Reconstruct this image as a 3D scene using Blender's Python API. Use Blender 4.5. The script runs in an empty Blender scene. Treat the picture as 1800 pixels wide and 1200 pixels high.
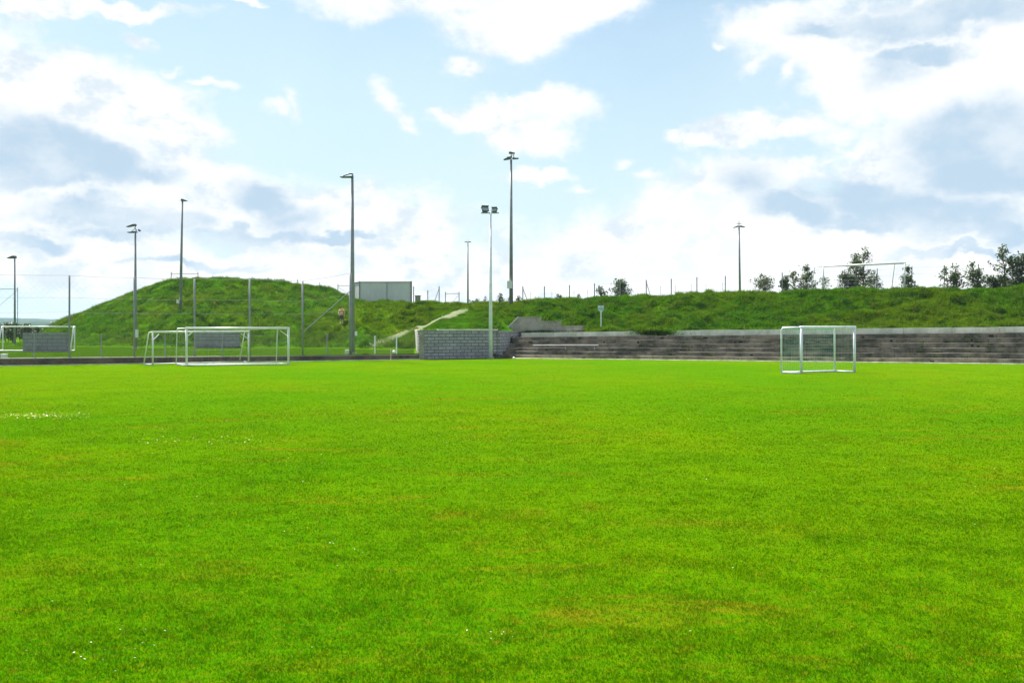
import bpy, math, random
import numpy as np
from mathutils import Vector, Matrix, Euler
R = math.radians
rng = np.random.default_rng(7)
random.seed(7)
sc = bpy.context.scene
COL = sc.collection

# ------------------------------------------------------------------ camera
F = 1780.0            # focal length in photo pixels
HOR = 572.0           # photo row of the horizon
CAMZ = 2.6
cam_d = bpy.data.cameras.new("camera")
cam = bpy.data.objects.new("camera", cam_d); COL.objects.link(cam)
cam.location = (0, 0, CAMZ); cam.rotation_euler = (R(90), 0, 0)
cam_d.sensor_width = 36; cam_d.lens = 36 * F / 1800
cam_d.shift_y = (HOR - 600) / 1800
cam_d.clip_start = 0.1; cam_d.clip_end = 20000
sc.camera = cam

# ------------------------------------------------------------------ light
SUN_EL, SUN_AZ = R(52), R(-34)      # azimuth from +Y, negative = to the left
sd = bpy.data.lights.new("sun", 'SUN'); sd.energy = 5.0; sd.angle = R(0.6); sd.color = (1, .95, .86)
sun = bpy.data.objects.new("sun", sd); COL.objects.link(sun)
sv = Vector((math.sin(SUN_AZ) * math.cos(SUN_EL), math.cos(SUN_AZ) * math.cos(SUN_EL), math.sin(SUN_EL)))
sun.rotation_euler = sv.to_track_quat('Z', 'Y').to_euler(); sun.location = (0, 0, 50)
sc.view_settings.view_transform = 'Standard'; sc.view_settings.look = 'None'
sc.view_settings.exposure = 1.75; sc.view_settings.gamma = 1; sc.view_settings.use_curve_mapping = False

# ------------------------------------------------------------------ node helper
class NT:
    def __init__(s, tree): s.t = tree; s.n = tree.nodes; s.l = tree.links
    def node(s, typ, ins=None, **kw):
        n = s.n.new(typ)
        for k, v in kw.items(): setattr(n, k, v)
        if ins:
            for k, v in ins.items():
                sock = n.inputs[k]
                if isinstance(v, bpy.types.NodeSocket): s.l.new(v, sock)
                else: sock.default_value = v
        return n
    def math(s, op, a, b=None, c=None, clamp=False):
        ins = {0: a}
        if b is not None: ins[1] = b
        if c is not None: ins[2] = c
        return s.node('ShaderNodeMath', ins, operation=op, use_clamp=clamp).outputs[0]
    def vm(s, op, a, b=None):
        ins = {0: a}
        if b is not None: ins[1] = b
        return s.node('ShaderNodeVectorMath', ins, operation=op)
    def mix(s, f, a, b, blend='MIX'):
        n = s.node('ShaderNodeMix', None, data_type='RGBA', blend_type=blend)
        for sock, v in ((n.inputs[0], f), (n.inputs[6], a), (n.inputs[7], b)):
            if isinstance(v, bpy.types.NodeSocket): s.l.new(v, sock)
            else: sock.default_value = v if not isinstance(v, tuple) or len(v) == 4 else (*v, 1)
        return n.outputs[2]
    def noise(s, vec, scale, detail=4, rough=.5, dist=0, out=0, d2=False):
        return s.node('ShaderNodeTexNoise', noise_dimensions='2D' if d2 else '3D', ins={'Vector': vec, 'Scale': scale, 'Detail': detail, 'Roughness': rough, 'Distortion': dist}).outputs[out]
    def ramp(s, v, lo, hi, a=0.0, b=1.0, smooth=True):
        n = s.node('ShaderNodeMapRange', {'Value': v, 'From Min': lo, 'From Max': hi, 'To Min': a, 'To Max': b})
        n.interpolation_type = 'SMOOTHSTEP' if smooth else 'LINEAR'
        return n.outputs[0]
    def scalev(s, vec, sx, sy, sz):
        return s.vm('MULTIPLY', vec, (sx, sy, sz)).outputs[0]

# ------------------------------------------------------------------ sky
w = bpy.data.worlds.new("World"); sc.world = w; w.use_nodes = True
w.node_tree.nodes.clear()
N = NT(w.node_tree)
sky = N.node('ShaderNodeTexSky'); sky.sky_type = 'NISHITA'; sky.sun_disc = False
sky.sun_elevation = SUN_EL; sky.sun_rotation = SUN_AZ; sky.air_density = 1.0; sky.dust_density = 1.2; sky.ozone_density = 1.5
tc = N.node('ShaderNodeTexCoord')
dirv = N.vm('NORMALIZE', tc.outputs['Generated']).outputs[0]
sep = N.node('ShaderNodeSeparateXYZ', {0: dirv})
az = N.math('ARCTAN2', sep.outputs[0], sep.outputs[1])
el = N.math('ARCSINE', sep.outputs[2])
elp = N.math('MAXIMUM', el, 0.0)
# noise coordinates: clouds flatten towards the horizon
nv = N.node('ShaderNodeCombineXYZ', {0: az, 1: N.math('MULTIPLY', el, 1.5), 2: 0.0}).outputs[0]
w1 = N.noise(nv, 7, 5, .55, out=1, d2=True); w2 = N.noise(nv, 26, 5, .6, out=1, d2=True)
off1 = N.vm('SCALE', N.vm('SUBTRACT', w1, (.5, .5, .5)).outputs[0]); off1.inputs['Scale'].default_value = .055
off2 = N.vm('SCALE', N.vm('SUBTRACT', w2, (.5, .5, .5)).outputs[0]); off2.inputs['Scale'].default_value = .024
q = N.node('ShaderNodeCombineXYZ', {0: az, 1: el, 2: 0.0}).outputs[0]
q = N.vm('ADD', q, off1.outputs[0]).outputs[0]; q = N.vm('ADD', q, off2.outputs[0]).outputs[0]
q = N.vm('MULTIPLY', q, (1, 1, 0)).outputs[0]
fb = N.noise(nv, 16, 7, .62, d2=True)       # fine cloud billow
fb2 = N.noise(nv, 9, 5, .6, d2=True)
def blob_field(blobs):
    out = None
    for (px, py, rx, ry, rot) in blobs:
        a = math.atan((px - 900) / F); e = math.atan((HOR - py) / math.hypot(F, px - 900))
        qq = q if out is None else N.node('ShaderNodeVectorMath', {0: out, 1: (1e-7, 1e-7, 1e-7), 2: q}, operation='MULTIPLY_ADD').outputs[0]
        m = N.node('ShaderNodeMapping', {'Vector': qq, 'Location': (a, e, 0), 'Rotation': (0, 0, R(rot)), 'Scale': (rx / F, ry / F, 1)}, vector_type='TEXTURE')
        ln = N.vm('LENGTH', m.outputs[0]).outputs['Value']
        amp = 1.0 if max(rx, ry) > 56 else .42
        v = N.math('MULTIPLY', N.math('SUBTRACT', 1.0, ln), amp) if amp < 1 else N.math('SUBTRACT', 1.0, ln)
        out = v if out is None else N.node('ShaderNodeMath', {0: out, 1: v, 2: .25}, operation='SMOOTH_MAX').outputs[0]
    return out
white = [(760, -30, 350, 62, 0), (900, 32, 120, 55, 0), (640, 12, 110, 38, 0), (1020, 5, 110, 40, 12),
         (900, 198, 135, 34, 0), (925, 238, 75, 38, 0), (800, 190, 60, 14, 0), (835, 108, 52, 11, -6), (248, 68, 20, 9, -35),
         (485, 184, 26, 10, 0), (512, 168, 14, 22, 25), (668, 178, 26, 14, -30), (712, 215, 32, 14, -40),
         (60, 5, 110, 18, 0), (200, 8, 130, 14, -5), (400, 8, 60, 8, -10), (20, 30, 60, 22, 0),
         (110, 165, 170, 75, -12), (30, 150, 110, 60, 0), (270, 205, 110, 55, -12), (60, 270, 190, 80, 0), (210, 290, 150, 60, -18), (330, 290, 70, 45, -35),
         (180, 370, 330, 62, 0), (430, 370, 190, 72, -8), (690, 410, 150, 78, 0), (560, 400, 150, 60, 0), (60, 430, 200, 60, 0),
         (400, 480, 620, 60, 0), (900, 500, 420, 60, 0), (1080, 440, 240, 85, 8), (1150, 370, 70, 45, 20),
         (1310, 320, 105, 56, 0), (1400, 300, 90, 30, -10), (1370, 400, 180, 80, 0), (1500, 420, 330, 90, 0), (1590, 300, 120, 90, 20), (1730, 260, 170, 170, 0),
         (1780, 400, 250, 110, 0), (1500, 485, 700, 55, 0),
         (1340, 222, 125, 27, 4), (1240, 235, 60, 14, -5), (1478, 232, 32, 26, 0), (1463, 283, 24, 11, 0), (1505, 268, 18, 9, 0),
         (1400, 55, 130, 46, -8), (1310, 45, 45, 28, 0), (1560, 60, 230, 72, 0), (1740, 50, 260, 90, 0), (1500, 150, 90, 55, -12), (1600, 150, 110, 55, 0), (1720, 140, 130, 55, 0),
         (1320, 120, 18, 14, 0), (1380, 140, 12, 20, 0), (1260, 75, 10, 8, 0),
         (930, 315, 60, 16, 0), (1000, 335, 24, 8, 0), (1085, 275, 20, 10, 0), (1130, 305, 26, 12, 0), (350, 155, 30, 7, 0), (292, 130, 14, 7, 0)]
grey = [(40, 262, 130, 48, -5), (150, 285, 120, 42, -8), (270, 305, 70, 22, -4), (60, 315, 90, 20, 0), (160, 375, 110, 26, 0), (220, 408, 90, 15, 0),
        (470, 362, 60, 38, -10), (520, 395, 45, 18, 0), (430, 425, 120, 14, 0), (310, 395, 60, 22, 0),
        (1330, 325, 50, 42, -30), (1400, 380, 70, 26, -20), (1690, 250, 110, 68, 8), (1770, 250, 90, 80, 0), (1740, 320, 100, 40, 0),
        (1530, 345, 90, 32, -8), (1620, 385, 170, 40, -6), (1720, 415, 120, 22, 0), (1560, 118, 46, 24, 0), (1480, 62, 90, 14, 0), (1640, 40, 200, 30, 0),
        (1600, 95, 80, 12, 0), (60, 420, 60, 14, 0), (1440, 345, 40, 24, 0), (1550, 410, 90, 14, 0), (600, 425, 70, 10, 0), (350, 465, 130, 8, 0), (1700, 450, 120, 8, 0)]
wf = N.math('ADD', blob_field(white), N.math('MULTIPLY', N.math('SUBTRACT', fb, .5), 1.1))
# elsewhere in the sky: ordinary broken cloud
gen = N.math('SUBTRACT', N.noise(dirv, 3.1, 8, .6), .53)
outside = N.math('MAXIMUM', N.ramp(el, .40, .55), N.ramp(N.math('ABSOLUTE', az), .55, .72))
wf = N.math('MAXIMUM', wf, N.math('SUBTRACT', N.math('MULTIPLY', N.math('MULTIPLY', gen, 3.0), outside), N.math('MULTIPLY', N.math('SUBTRACT', 1.0, outside), 3.0)))
dens = N.ramp(wf, -.26, .42)
gf = N.math('ADD', blob_field(grey), N.math('MULTIPLY', N.math('SUBTRACT', fb, .5), .9))
shade = N.math('MULTIPLY', N.ramp(gf, -.42, .50), N.ramp(fb2, .32, .62, .55, 1.0))
# faint inner modelling of the white parts
inner = N.math('MULTIPLY', N.ramp(N.noise(nv, 22, 6, .65, d2=True), .42, .68), .55)
inner = N.math('MULTIPLY', inner, N.ramp(N.noise(nv, 3.5, 2, .5, d2=True), .36, .58))
shade = N.math('MAXIMUM', shade, inner)
CW, CG = (3.15, 3.2, 3.2), (1.62, 2.12, 2.58)
cloud = N.mix(shade, CW, CG)
# blue part: the physical sky seen through thin high veil, thicker towards the horizon
skyc = N.vm('MULTIPLY', sky.outputs[0], (.31, .385, .405)).outputs[0]
veil = N.math('ADD', N.math('MULTIPLY', N.noise(nv, 2.6, 5, .6, d2=True), .55), N.ramp(el, 0.0, .34, .78, .18, False), clamp=True)
blue = N.mix(veil, skyc, (2.30, 2.85, 3.05))
fin = N.mix(dens, blue, cloud)
below = N.ramp(el, -.03, -.005)
fin = N.mix(below, (.5, .7, .35), fin)
bg = N.node('ShaderNodeBackground', {'Color': fin, 'Strength': .1})
wo = N.node('ShaderNodeOutputWorld', {'Surface': bg.outputs[0]})
w.cycles.sampling_method = 'MANUAL'; w.cycles.sample_map_resolution = 512

# ------------------------------------------------------------------ materials
def mat(name):
    m = bpy.data.materials.new(name); m.use_nodes = True; m.node_tree.nodes.clear(); return m, NT(m.node_tree)
def fin_mat(n, color, rough=.7, metal=0, bump=None, bstr=.3, bdist=.02, sheen=0, trans=0, tcol=None, spec=.5):
    p = n.node('ShaderNodeBsdfPrincipled')
    for k, v in (('Base Color', color), ('Roughness', rough), ('Metallic', metal), ('Sheen Weight', sheen), ('Specular IOR Level', spec)):
        if isinstance(v, bpy.types.NodeSocket): n.l.new(v, p.inputs[k])
        else: p.inputs[k].default_value = (*v, 1) if isinstance(v, tuple) and len(v) == 3 else v
    if sheen: p.inputs['Sheen Roughness'].default_value = .45; p.inputs['Sheen Tint'].default_value = (.5, .85, .1, 1)
    if bump is not None:
        b = n.node('ShaderNodeBump', {'Height': bump, 'Strength': bstr, 'Distance': bdist}); n.l.new(b.outputs[0], p.inputs['Normal'])
    sh = p.outputs[0]
    if trans:
        t = n.node('ShaderNodeBsdfTranslucent')
        v = tcol if tcol is not None else color
        if isinstance(v, bpy.types.NodeSocket): n.l.new(v, t.inputs[0])
        else: t.inputs[0].default_value = (*v, 1)
        sh = n.node('ShaderNodeMixShader', {0: trans, 1: sh, 2: t.outputs[0]}).outputs[0]
    n.node('ShaderNodeOutputMaterial', {'Surface': sh})
M = {}
def plain(name, col, rough=.6, metal=0, var=.25, scale=6):
    m, n = mat(name); c = n.node('ShaderNodeTexCoord').outputs['Object']
    v = n.noise(c, scale, 6, .65)
    color = n.mix(n.ramp(v, .3, .7), tuple(x * (1 - var) for x in col), tuple(min(1, x * (1 + var)) for x in col))
    fin_mat(n, color, rough, metal, v, .15, .01); M[name] = m
plain('white_paint', (.62, .64, .64), .45, 0, .12)
plain('steel', (.20, .21, .235), .5, 0, .15, 3)
plain('pale_steel', (.70, .71, .84), .5, 0, .12, 3)
plain('dark_steel', (.07, .075, .085), .5, .3, .2)
plain('lamp_glass', (.26, .29, .33), .5)
plain('cabinet', (.16, .155, .15), .6)
plain('pale_plastic', (.62, .64, .60), .5, 0, .08)
plain('wire', (.10, .11, .12), .8, 0, .1)
plain('green_net', (.05, .32, .17), .8, 0, .2)
plain('pale_net', (.42, .46, .44), .8, 0, .2)
plain('bark', (.09, .065, .045), .9, 0, .4, 12)
plain('skin', (.52, .30, .20), .6, 0, .05)
plain('orange_cloth', (.62, .22, .09), .8, 0, .1)
plain('cream_cloth', (.62, .55, .42), .8, 0, .08)
plain('brown_cloth', (.075, .05, .045), .9, 0, .2)
plain('white_shoe', (.75, .75, .75), .5, 0, .03)
plain('hair', (.06, .035, .02), .7, 0, .2)
plain('rust_paint', (.48, .36, .34), .7, 0, .2, 10)
plain('dead_grass', (.34, .27, .10), .9, 0, .25)

def turf_color(n, pos):
    """mown pitch: patchy fresh, dark and straw coloured grass"""
    big = n.noise(pos, .06, 4, .55); mid = n.noise(pos, .45, 5, .6, .4); sm = n.noise(pos, 3.2, 6, .7)
    fine = n.noise(pos, 22, 5, .75)
    c = n.mix(n.ramp(big, .35, .65), (.040, .122, .0005), (.068, .134, .0004))
    c = n.mix(n.math('MULTIPLY', n.ramp(mid, .45, .66), .5), c, (.030, .104, .0006))
    c = n.mix(n.math('MULTIPLY', n.ramp(sm, .5, .72), .5), c, (.080, .140, .0006))
    st = n.noise(n.scalev(pos, .55, 1.6, 1), .55, 6, .72, .6)
    pat = n.math('MULTIPLY', n.ramp(st, .52, .68), n.ramp(n.noise(pos, .13, 3), .38, .58))
    c = n.mix(n.math('MULTIPLY', pat, .7), c, (.135, .095, .004))
    tiny = n.noise(pos, 9, 5, .7)
    c = n.mix(n.math('MULTIPLY', n.ramp(tiny, .50, .66), .65), c, (.012, .084, .0008))
    c = n.mix(n.math('MULTIPLY', n.ramp(tiny, .48, .32), .5), c, (.105, .122, .002))
    spot = n.noise(n.vm('ADD', pos, (31.7, 12.3, 0)).outputs[0], 5.5, 5, .72)
    c = n.mix(n.math('MULTIPLY', n.ramp(spot, .60, .70), .7), c, (.165, .100, .008))
    c = n.mix(n.math('MULTIPLY', n.ramp(spot, .36, .28), .7), c, (.006, .060, .004))
    c = n.mix(n.math('MULTIPLY', n.ramp(fine, .56, .8), .55), c, (.100, .150, .002))
    c = n.mix(n.math('MULTIPLY', n.ramp(fine, .46, .22), .6), c, (.016, .055, .001))
    return c, fine, sm
m, n = mat('turf'); pos = n.node('ShaderNodeNewGeometry').outputs['Position']
c, fine, sm = turf_color(n, pos)
b = n.math('ADD', n.math('MULTIPLY', fine, .6), sm)
fin_mat(n, c, .9, 0, b, .8, .03, spec=0); M['turf'] = m
m, n = mat('turf_blades'); pos = n.node('ShaderNodeNewGeometry').outputs['Position']
c, fine, sm = turf_color(n, pos)
rnd = n.node('ShaderNodeNewGeometry').outputs['Random Per Island']
c = n.mix(n.ramp(rnd, .82, 1.1), c, (.12, .16, .004)); c = n.mix(n.ramp(rnd, .25, -.15), c, (.018, .080, .001))
c = n.mix(n.math('GREATER_THAN', rnd, .992), c, (.30, .25, .05))
fin_mat(n, c, .8, 0, trans=.4, tcol=c, spec=0); M['turf_blades'] = m

def rough_color(n, pos):
    big = n.noise(pos, .10, 4, .6); mid = n.noise(pos, .5, 5, .65, .5); sm = n.noise(pos, 2.2, 6, .7)
    c = n.mix(n.ramp(big, .36, .64), (.046, .145, .002), (.084, .155, .0015))
    c = n.mix(n.math('MULTIPLY', n.ramp(mid, .5, .66), .7), c, (.010, .052, .005))
    c = n.mix(n.math('MULTIPLY', n.ramp(sm, .55, .75), .6), c, (.085, .118, .006))
    c = n.mix(n.math('MULTIPLY', n.ramp(n.noise(pos, .33, 5, .7, .8), .60, .72), .5), c, (.085, .082, .010))
    tus = n.noise(n.scalev(pos, 1, .8, 1.6), 1.05, 5, .68, .9)
    c = n.mix(n.math('MULTIPLY', n.ramp(tus, .51, .62), .75), c, (.012, .058, .006))
    c = n.mix(n.math('MULTIPLY', n.ramp(tus, .45, .32), .75), c, (.095, .150, .004))
    c = n.mix(n.math('MULTIPLY', n.ramp(n.noise(pos, .8, 4, .7), .62, .70), .6), c, (.17, .16, .05))
    hz = n.node('ShaderNodeSeparateXYZ', {0: pos}).outputs[2]
    c = n.mix(n.ramp(hz, .80, .60), c, n.mix(n.ramp(sm, .35, .65), (.046, .140, .001), (.080, .155, .001)))
    return c, sm
m, n = mat('meadow'); pos = n.node('ShaderNodeNewGeometry').outputs['Position']
c, sm = rough_color(n, pos); c = n.mix(.30, c, (.012, .050, .002)); fin_mat(n, c, .9, 0, sm, .8, .15, spec=0); M['meadow'] = m
m, n = mat('meadow_blades'); pos = n.node('ShaderNodeNewGeometry').outputs['Position']
c, sm = rough_color(n, pos); rnd = n.node('ShaderNodeNewGeometry').outputs['Random Per Island']
c = n.mix(n.ramp(rnd, .85, 1.0), c, (.14, .14, .02)); c = n.mix(n.ramp(rnd, .25, -.1), c, (.014, .070, .003))
fin_mat(n, c, .8, 0, trans=.45, tcol=c, spec=0); M['meadow_blades'] = m

def leafmat(name, a, b_):
    m, n = mat(name); rnd = n.node('ShaderNodeNewGeometry').outputs['Random Per Island']
    c = n.mix(rnd, a, b_); fin_mat(n, c, .5, 0, trans=.45, tcol=c, spec=.3); M[name] = m
leafmat('leaf', (.040, .080, .022), (.095, .120, .045)); leafmat('dark_leaf', (.024, .055, .018), (.068, .105, .034))
leafmat('flower_white', (.34, .38, .26), (.55, .55, .45)); leafmat('flower_yellow', (.22, .21, .004), (.30, .29, .01))

def concrete(name, base, dark, brown, streak=1.0, scale=1.0):
    m, n = mat(name); pos = n.node('ShaderNodeNewGeometry').outputs['Position']
    a = n.noise(pos, .9 * scale, 7, .7); b = n.noise(n.scalev(pos, 2.2, 2.2, .5), 1.3 * scale, 6, .7, .3); f = n.noise(pos, 9 * scale, 5, .7)
    c = n.mix(n.ramp(a, .36, .62), dark, base)
    c = n.mix(n.math('MULTIPLY', n.ramp(b, .48, .7), .7 * streak), c, brown)
    c = n.mix(n.math('MULTIPLY', n.ramp(f, .58, .75), .6), c, tuple(min(1, x * 1.7) for x in base))
    c = n.mix(n.math('MULTIPLY', n.ramp(f, .4, .25), .6), c, tuple(x * .5 for x in dark))
    fin_mat(n, c, .9, 0, f, .5, .03); M[name] = m
concrete('old_concrete', (.225, .195, .158), (.060, .055, .046), (.19, .13, .085))
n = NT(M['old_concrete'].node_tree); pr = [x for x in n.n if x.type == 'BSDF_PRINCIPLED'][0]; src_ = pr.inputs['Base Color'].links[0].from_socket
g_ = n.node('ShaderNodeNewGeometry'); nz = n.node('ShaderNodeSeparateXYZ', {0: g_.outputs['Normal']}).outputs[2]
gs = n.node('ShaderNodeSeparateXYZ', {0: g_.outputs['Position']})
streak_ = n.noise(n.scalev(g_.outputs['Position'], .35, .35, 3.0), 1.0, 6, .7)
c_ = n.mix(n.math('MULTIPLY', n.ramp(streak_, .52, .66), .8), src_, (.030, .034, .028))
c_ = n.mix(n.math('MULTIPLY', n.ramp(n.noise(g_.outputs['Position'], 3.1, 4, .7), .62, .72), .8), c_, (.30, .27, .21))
tread_dim_ = n.math('MULTIPLY', n.ramp(nz, .5, .9), n.ramp(n.noise(g_.outputs['Position'], .6, 5, .7), .60, .38))  # soil-coloured darkening of upward faces, painted to offset sunlight on the treads
c_ = n.mix(tread_dim_, c_, (.040, .038, .022)); n.l.new(c_, pr.inputs['Base Color'])
concrete('pale_concrete', (.66, .66, .60), (.46, .47, .40), (.42, .38, .26), .6)
concrete('grey_concrete', (.34, .32, .285), (.20, .19, .17), (.26, .21, .16), .8)
concrete('kerb_brick', (.13, .10, .080), (.045, .036, .030), (.17, .085, .065))
concrete('white_line', (.75, .75, .60), (.40, .45, .22), (.5, .48, .3), .6, 1.5)
def blockmat(name, c1, c2, mortar, w_, h_, off=.5):
    m, n = mat(name); pos = n.node('ShaderNodeUVMap').outputs[0]
    br = n.node('ShaderNodeTexBrick', {'Vector': pos, 'Color1': (*c1, 1), 'Color2': (*c2, 1), 'Mortar': (*mortar, 1), 'Scale': 1.0,
        'Mortar Size': .022, 'Mortar Smooth': .2, 'Brick Width': w_, 'Row Height': h_}); br.offset = off
    g = n.node('ShaderNodeNewGeometry').outputs['Position']
    f = n.noise(g, 2.2, 6, .7); f2 = n.noise(g, 11, 4, .7)
    c = n.mix(n.math('MULTIPLY', n.ramp(f, .45, .72), .65), br.outputs[0], tuple(x * .45 for x in c1))
    c = n.mix(n.math('MULTIPLY', n.ramp(f2, .58, .75), .5), c, tuple(min(1, x * 1.6) for x in c2))
    fin_mat(n, c, .9, 0, n.math('SUBTRACT', f2, n.math('MULTIPLY', br.outputs[1], 2.0)), .6, .03); M[name] = m
blockmat('concrete_block', (.27, .265, .30), (.37, .365, .40), (.07, .07, .08), .62, .245)
blockmat('panel_block', (.26, .265, .275), (.22, .225, .235), (.12, .12, .13), .8, .30)
m, n = mat('hill'); pos = n.node('ShaderNodeNewGeometry').outputs['Position']
v = n.noise(n.scalev(pos, 1, .4, 1), .012, 6, .6)
fin_mat(n, n.mix(n.ramp(v, .42, .6), (.015, .04, .03), (.04, .07, .04)), 1.0, spec=0); M['hill'] = m
m, n = mat('dirt_path'); pos = n.node('ShaderNodeNewGeometry').outputs['Position']
v = n.noise(pos, 1.6, 6, .75); v2 = n.noise(pos, 7, 4, .7)
c = n.mix(n.ramp(v, .42, .60), (.074, .078, .024), (.042, .085, .006)); c = n.mix(n.math('MULTIPLY', n.ramp(v2, .6, .75), .5), c, (.20, .17, .08))
fin_mat(n, c, .95, 0, v2, .6, .05); M['dirt_path'] = m
m, n = mat('container_paint'); pos = n.node('ShaderNodeNewGeometry').outputs['Position']
v = n.noise(n.scalev(pos, 1, 1, .3), 1.2, 6, .7)
fin_mat(n, n.mix(n.ramp(v, .35, .65), (.46, .48, .49), (.53, .54, .54)), .6, 0); M['container_paint'] = m

# ------------------------------------------------------------------ mesh builder and naming
class MB:
    def __init__(s): s.v = []; s.f = []; s.uv = {}
    def poly(s, pts, faces, uvs=None):
        o = len(s.v); s.v += [tuple(p) for p in pts]
        for i, f in enumerate(faces):
            if uvs: s.uv[len(s.f)] = uvs[i]
            s.f.append([o + k for k in f])
    def box(s, c, size, rz=0, M4=None):
        x, y, z = [k / 2 for k in size]
        P = [Vector((sx * x, sy * y, sz * z)) for sx in (-1, 1) for sy in (-1, 1) for sz in (-1, 1)]
        rot = M4 if M4 is not None else Matrix.Rotation(rz, 3, 'Z')
        P = [rot @ p + Vector(c) for p in P]
        s.poly(P, [(0, 1, 3, 2), (4, 6, 7, 5), (0, 4, 5, 1), (2, 3, 7, 6), (0, 2, 6, 4), (1, 5, 7, 3)])
    def tube(s, pts, r, k=8, cap=True):
        pts = [Vector(p) for p in pts]; rs = r if isinstance(r, (list, tuple)) else [r] * len(pts)
        rings = []
        for i, p in enumerate(pts):
            d = (pts[min(i + 1, len(pts) - 1)] - pts[max(i - 1, 0)]).normalized()
            u = d.orthogonal().normalized() if abs(d.z) > .99 else d.cross(Vector((0, 0, 1))).normalized()
            if abs(d.z) > .99: u = Vector((1, 0, 0))
            v = d.cross(u).normalized()
            rings.append([p + rs[i] * (math.cos(a) * u + math.sin(a) * v) for a in [2 * math.pi * j / k for j in range(k)]])
        o = len(s.v)
        for ring in rings: s.v += [tuple(q) for q in ring]
        for i in range(len(pts) - 1):
            for j in range(k):
                a = o + i * k + j; b = o + i * k + (j + 1) % k
                s.f.append([a, b, b + k, a + k])
        if cap:
            s.f.append([o + j for j in range(k)][::-1]); s.f.append([o + (len(pts) - 1) * k + j for j in range(k)])
    def lathe(s, c, prof, k=12, rot=None):
        o = len(s.v); rot = rot or Matrix.Identity(3)
        for (r_, z_) in prof:
            for j in range(k):
                a = 2 * math.pi * j / k
                s.v.append(tuple(Vector(c) + rot @ Vector((r_ * math.cos(a), r_ * math.sin(a), z_))))
        for i in range(len(prof) - 1):
            for j in range(k):
                a = o + i * k + j; b = o + i * k + (j + 1) % k
                s.f.append([a, b, b + k, a + k])
    def build(s, name, material, parent=None, smooth=False, bevel=0):
        base = Vector((0, 0, 0)); p = parent
        while p is not None: base += p.location; p = p.parent
        me = bpy.data.meshes.new(name)
        me.from_pydata([(x - base.x, y - base.y, z - base.z) for x, y, z in s.v], [], s.f)
        if s.uv:
            ul = me.uv_layers.new(name='UVMap')
            for fi, uv in s.uv.items():
                for k, li in enumerate(me.polygons[fi].loop_indices): ul.data[li].uv = uv[k]
        me.materials.append(M[material]); me.update()
        if smooth: me.polygons.foreach_set('use_smooth', [True] * len(me.polygons))
        o = bpy.data.objects.new(name, me); COL.objects.link(o)
        if parent: o.parent = parent
        if bevel:
            b = o.modifiers.new('bevel', 'BEVEL'); b.width = bevel; b.segments = 2
        return o
def tag(o, label=None, cat=None, group=None, kind=None):
    for k, v in (('label', label), ('category', cat), ('group', group), ('kind', kind)):
        if v: o[k] = v
    return o
def thing(name, loc, label, cat, group=None):
    o = bpy.data.objects.new(name, None); COL.objects.link(o); o.location = loc; o.empty_display_size = .3
    return tag(o, label, cat, group)
def tri_mesh(name, V, material, n=3):
    """V: (k*n,3) numpy, every n vertices one face"""
    me = bpy.data.meshes.new(name); nv = len(V); nf = nv // n
    me.vertices.add(nv); me.vertices.foreach_set('co', V.astype(np.float32).ravel())
    me.loops.add(nv); me.loops.foreach_set('vertex_index', np.arange(nv, dtype=np.int32))
    me.polygons.add(nf); me.polygons.foreach_set('loop_start', np.arange(0, nv, n, dtype=np.int32))
    me.materials.append(M[material]); me.update(calc_edges=True)
    o = bpy.data.objects.new(name, me); COL.objects.link(o); return o
def at(px, Y, z): return Vector(((px - 900) / F * Y, Y, z))
def zpx(y, Y): return CAMZ + (HOR - y) * Y / F      # height of a row at distance Y

# ------------------------------------------------------------------ layout lines
C0 = np.array([-1.1, 80.2])
uL = np.array([.898, .440]); nL = np.array([-.440, .898])        # left edge of the pitch, towards the corner
uR = np.array([.942, -.336]); nR = np.array([.336, .942])        # right edge, away from the corner
def yedge(px):
    t = (np.asarray(px, float) - 900) / F
    return np.where(np.asarray(px) < 862, 80.72 / (1 - .49 * t), 79.8 / (1 + .357 * t))
def PR(a, s, z=0): p = C0 + a * uR + s * nR; return Vector((p[0], p[1], z))
def PL(a, s, z=0): p = C0 - a * uL + s * nL; return Vector((p[0], p[1], z))   # a = metres left of the corner
def smooth(x): x = np.clip(x, 0, 1); return x * x * (3 - 2 * x)
def tz(a): return 1.64 + .0122 * a                    # height of the top of the terrace
def short_zone(px, Y):
    """the worn, short grass just behind the block wall"""
    return smooth((px - 728) / 12) * smooth((875 - px) / 60) * smooth((96 - Y) / 4) * smooth((Y - 78) / 1)
def vnoise(X, Y, sc_, seed):
    r = np.random.default_rng(seed); g = r.random((256, 256))
    x = X / sc_ + 1000.3; y = Y / sc_ + 1000.7
    xi = np.floor(x).astype(int); yi = np.floor(y).astype(int); fx = smooth(x - xi); fy = smooth(y - yi)
    a = g[xi % 256, yi % 256]; b = g[(xi + 1) % 256, yi % 256]; c = g[xi % 256, (yi + 1) % 256]; d = g[(xi + 1) % 256, (yi + 1) % 256]
    return (a * (1 - fx) + b * fx) * (1 - fy) + (c * (1 - fx) + d * fx) * fy - .5

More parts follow.
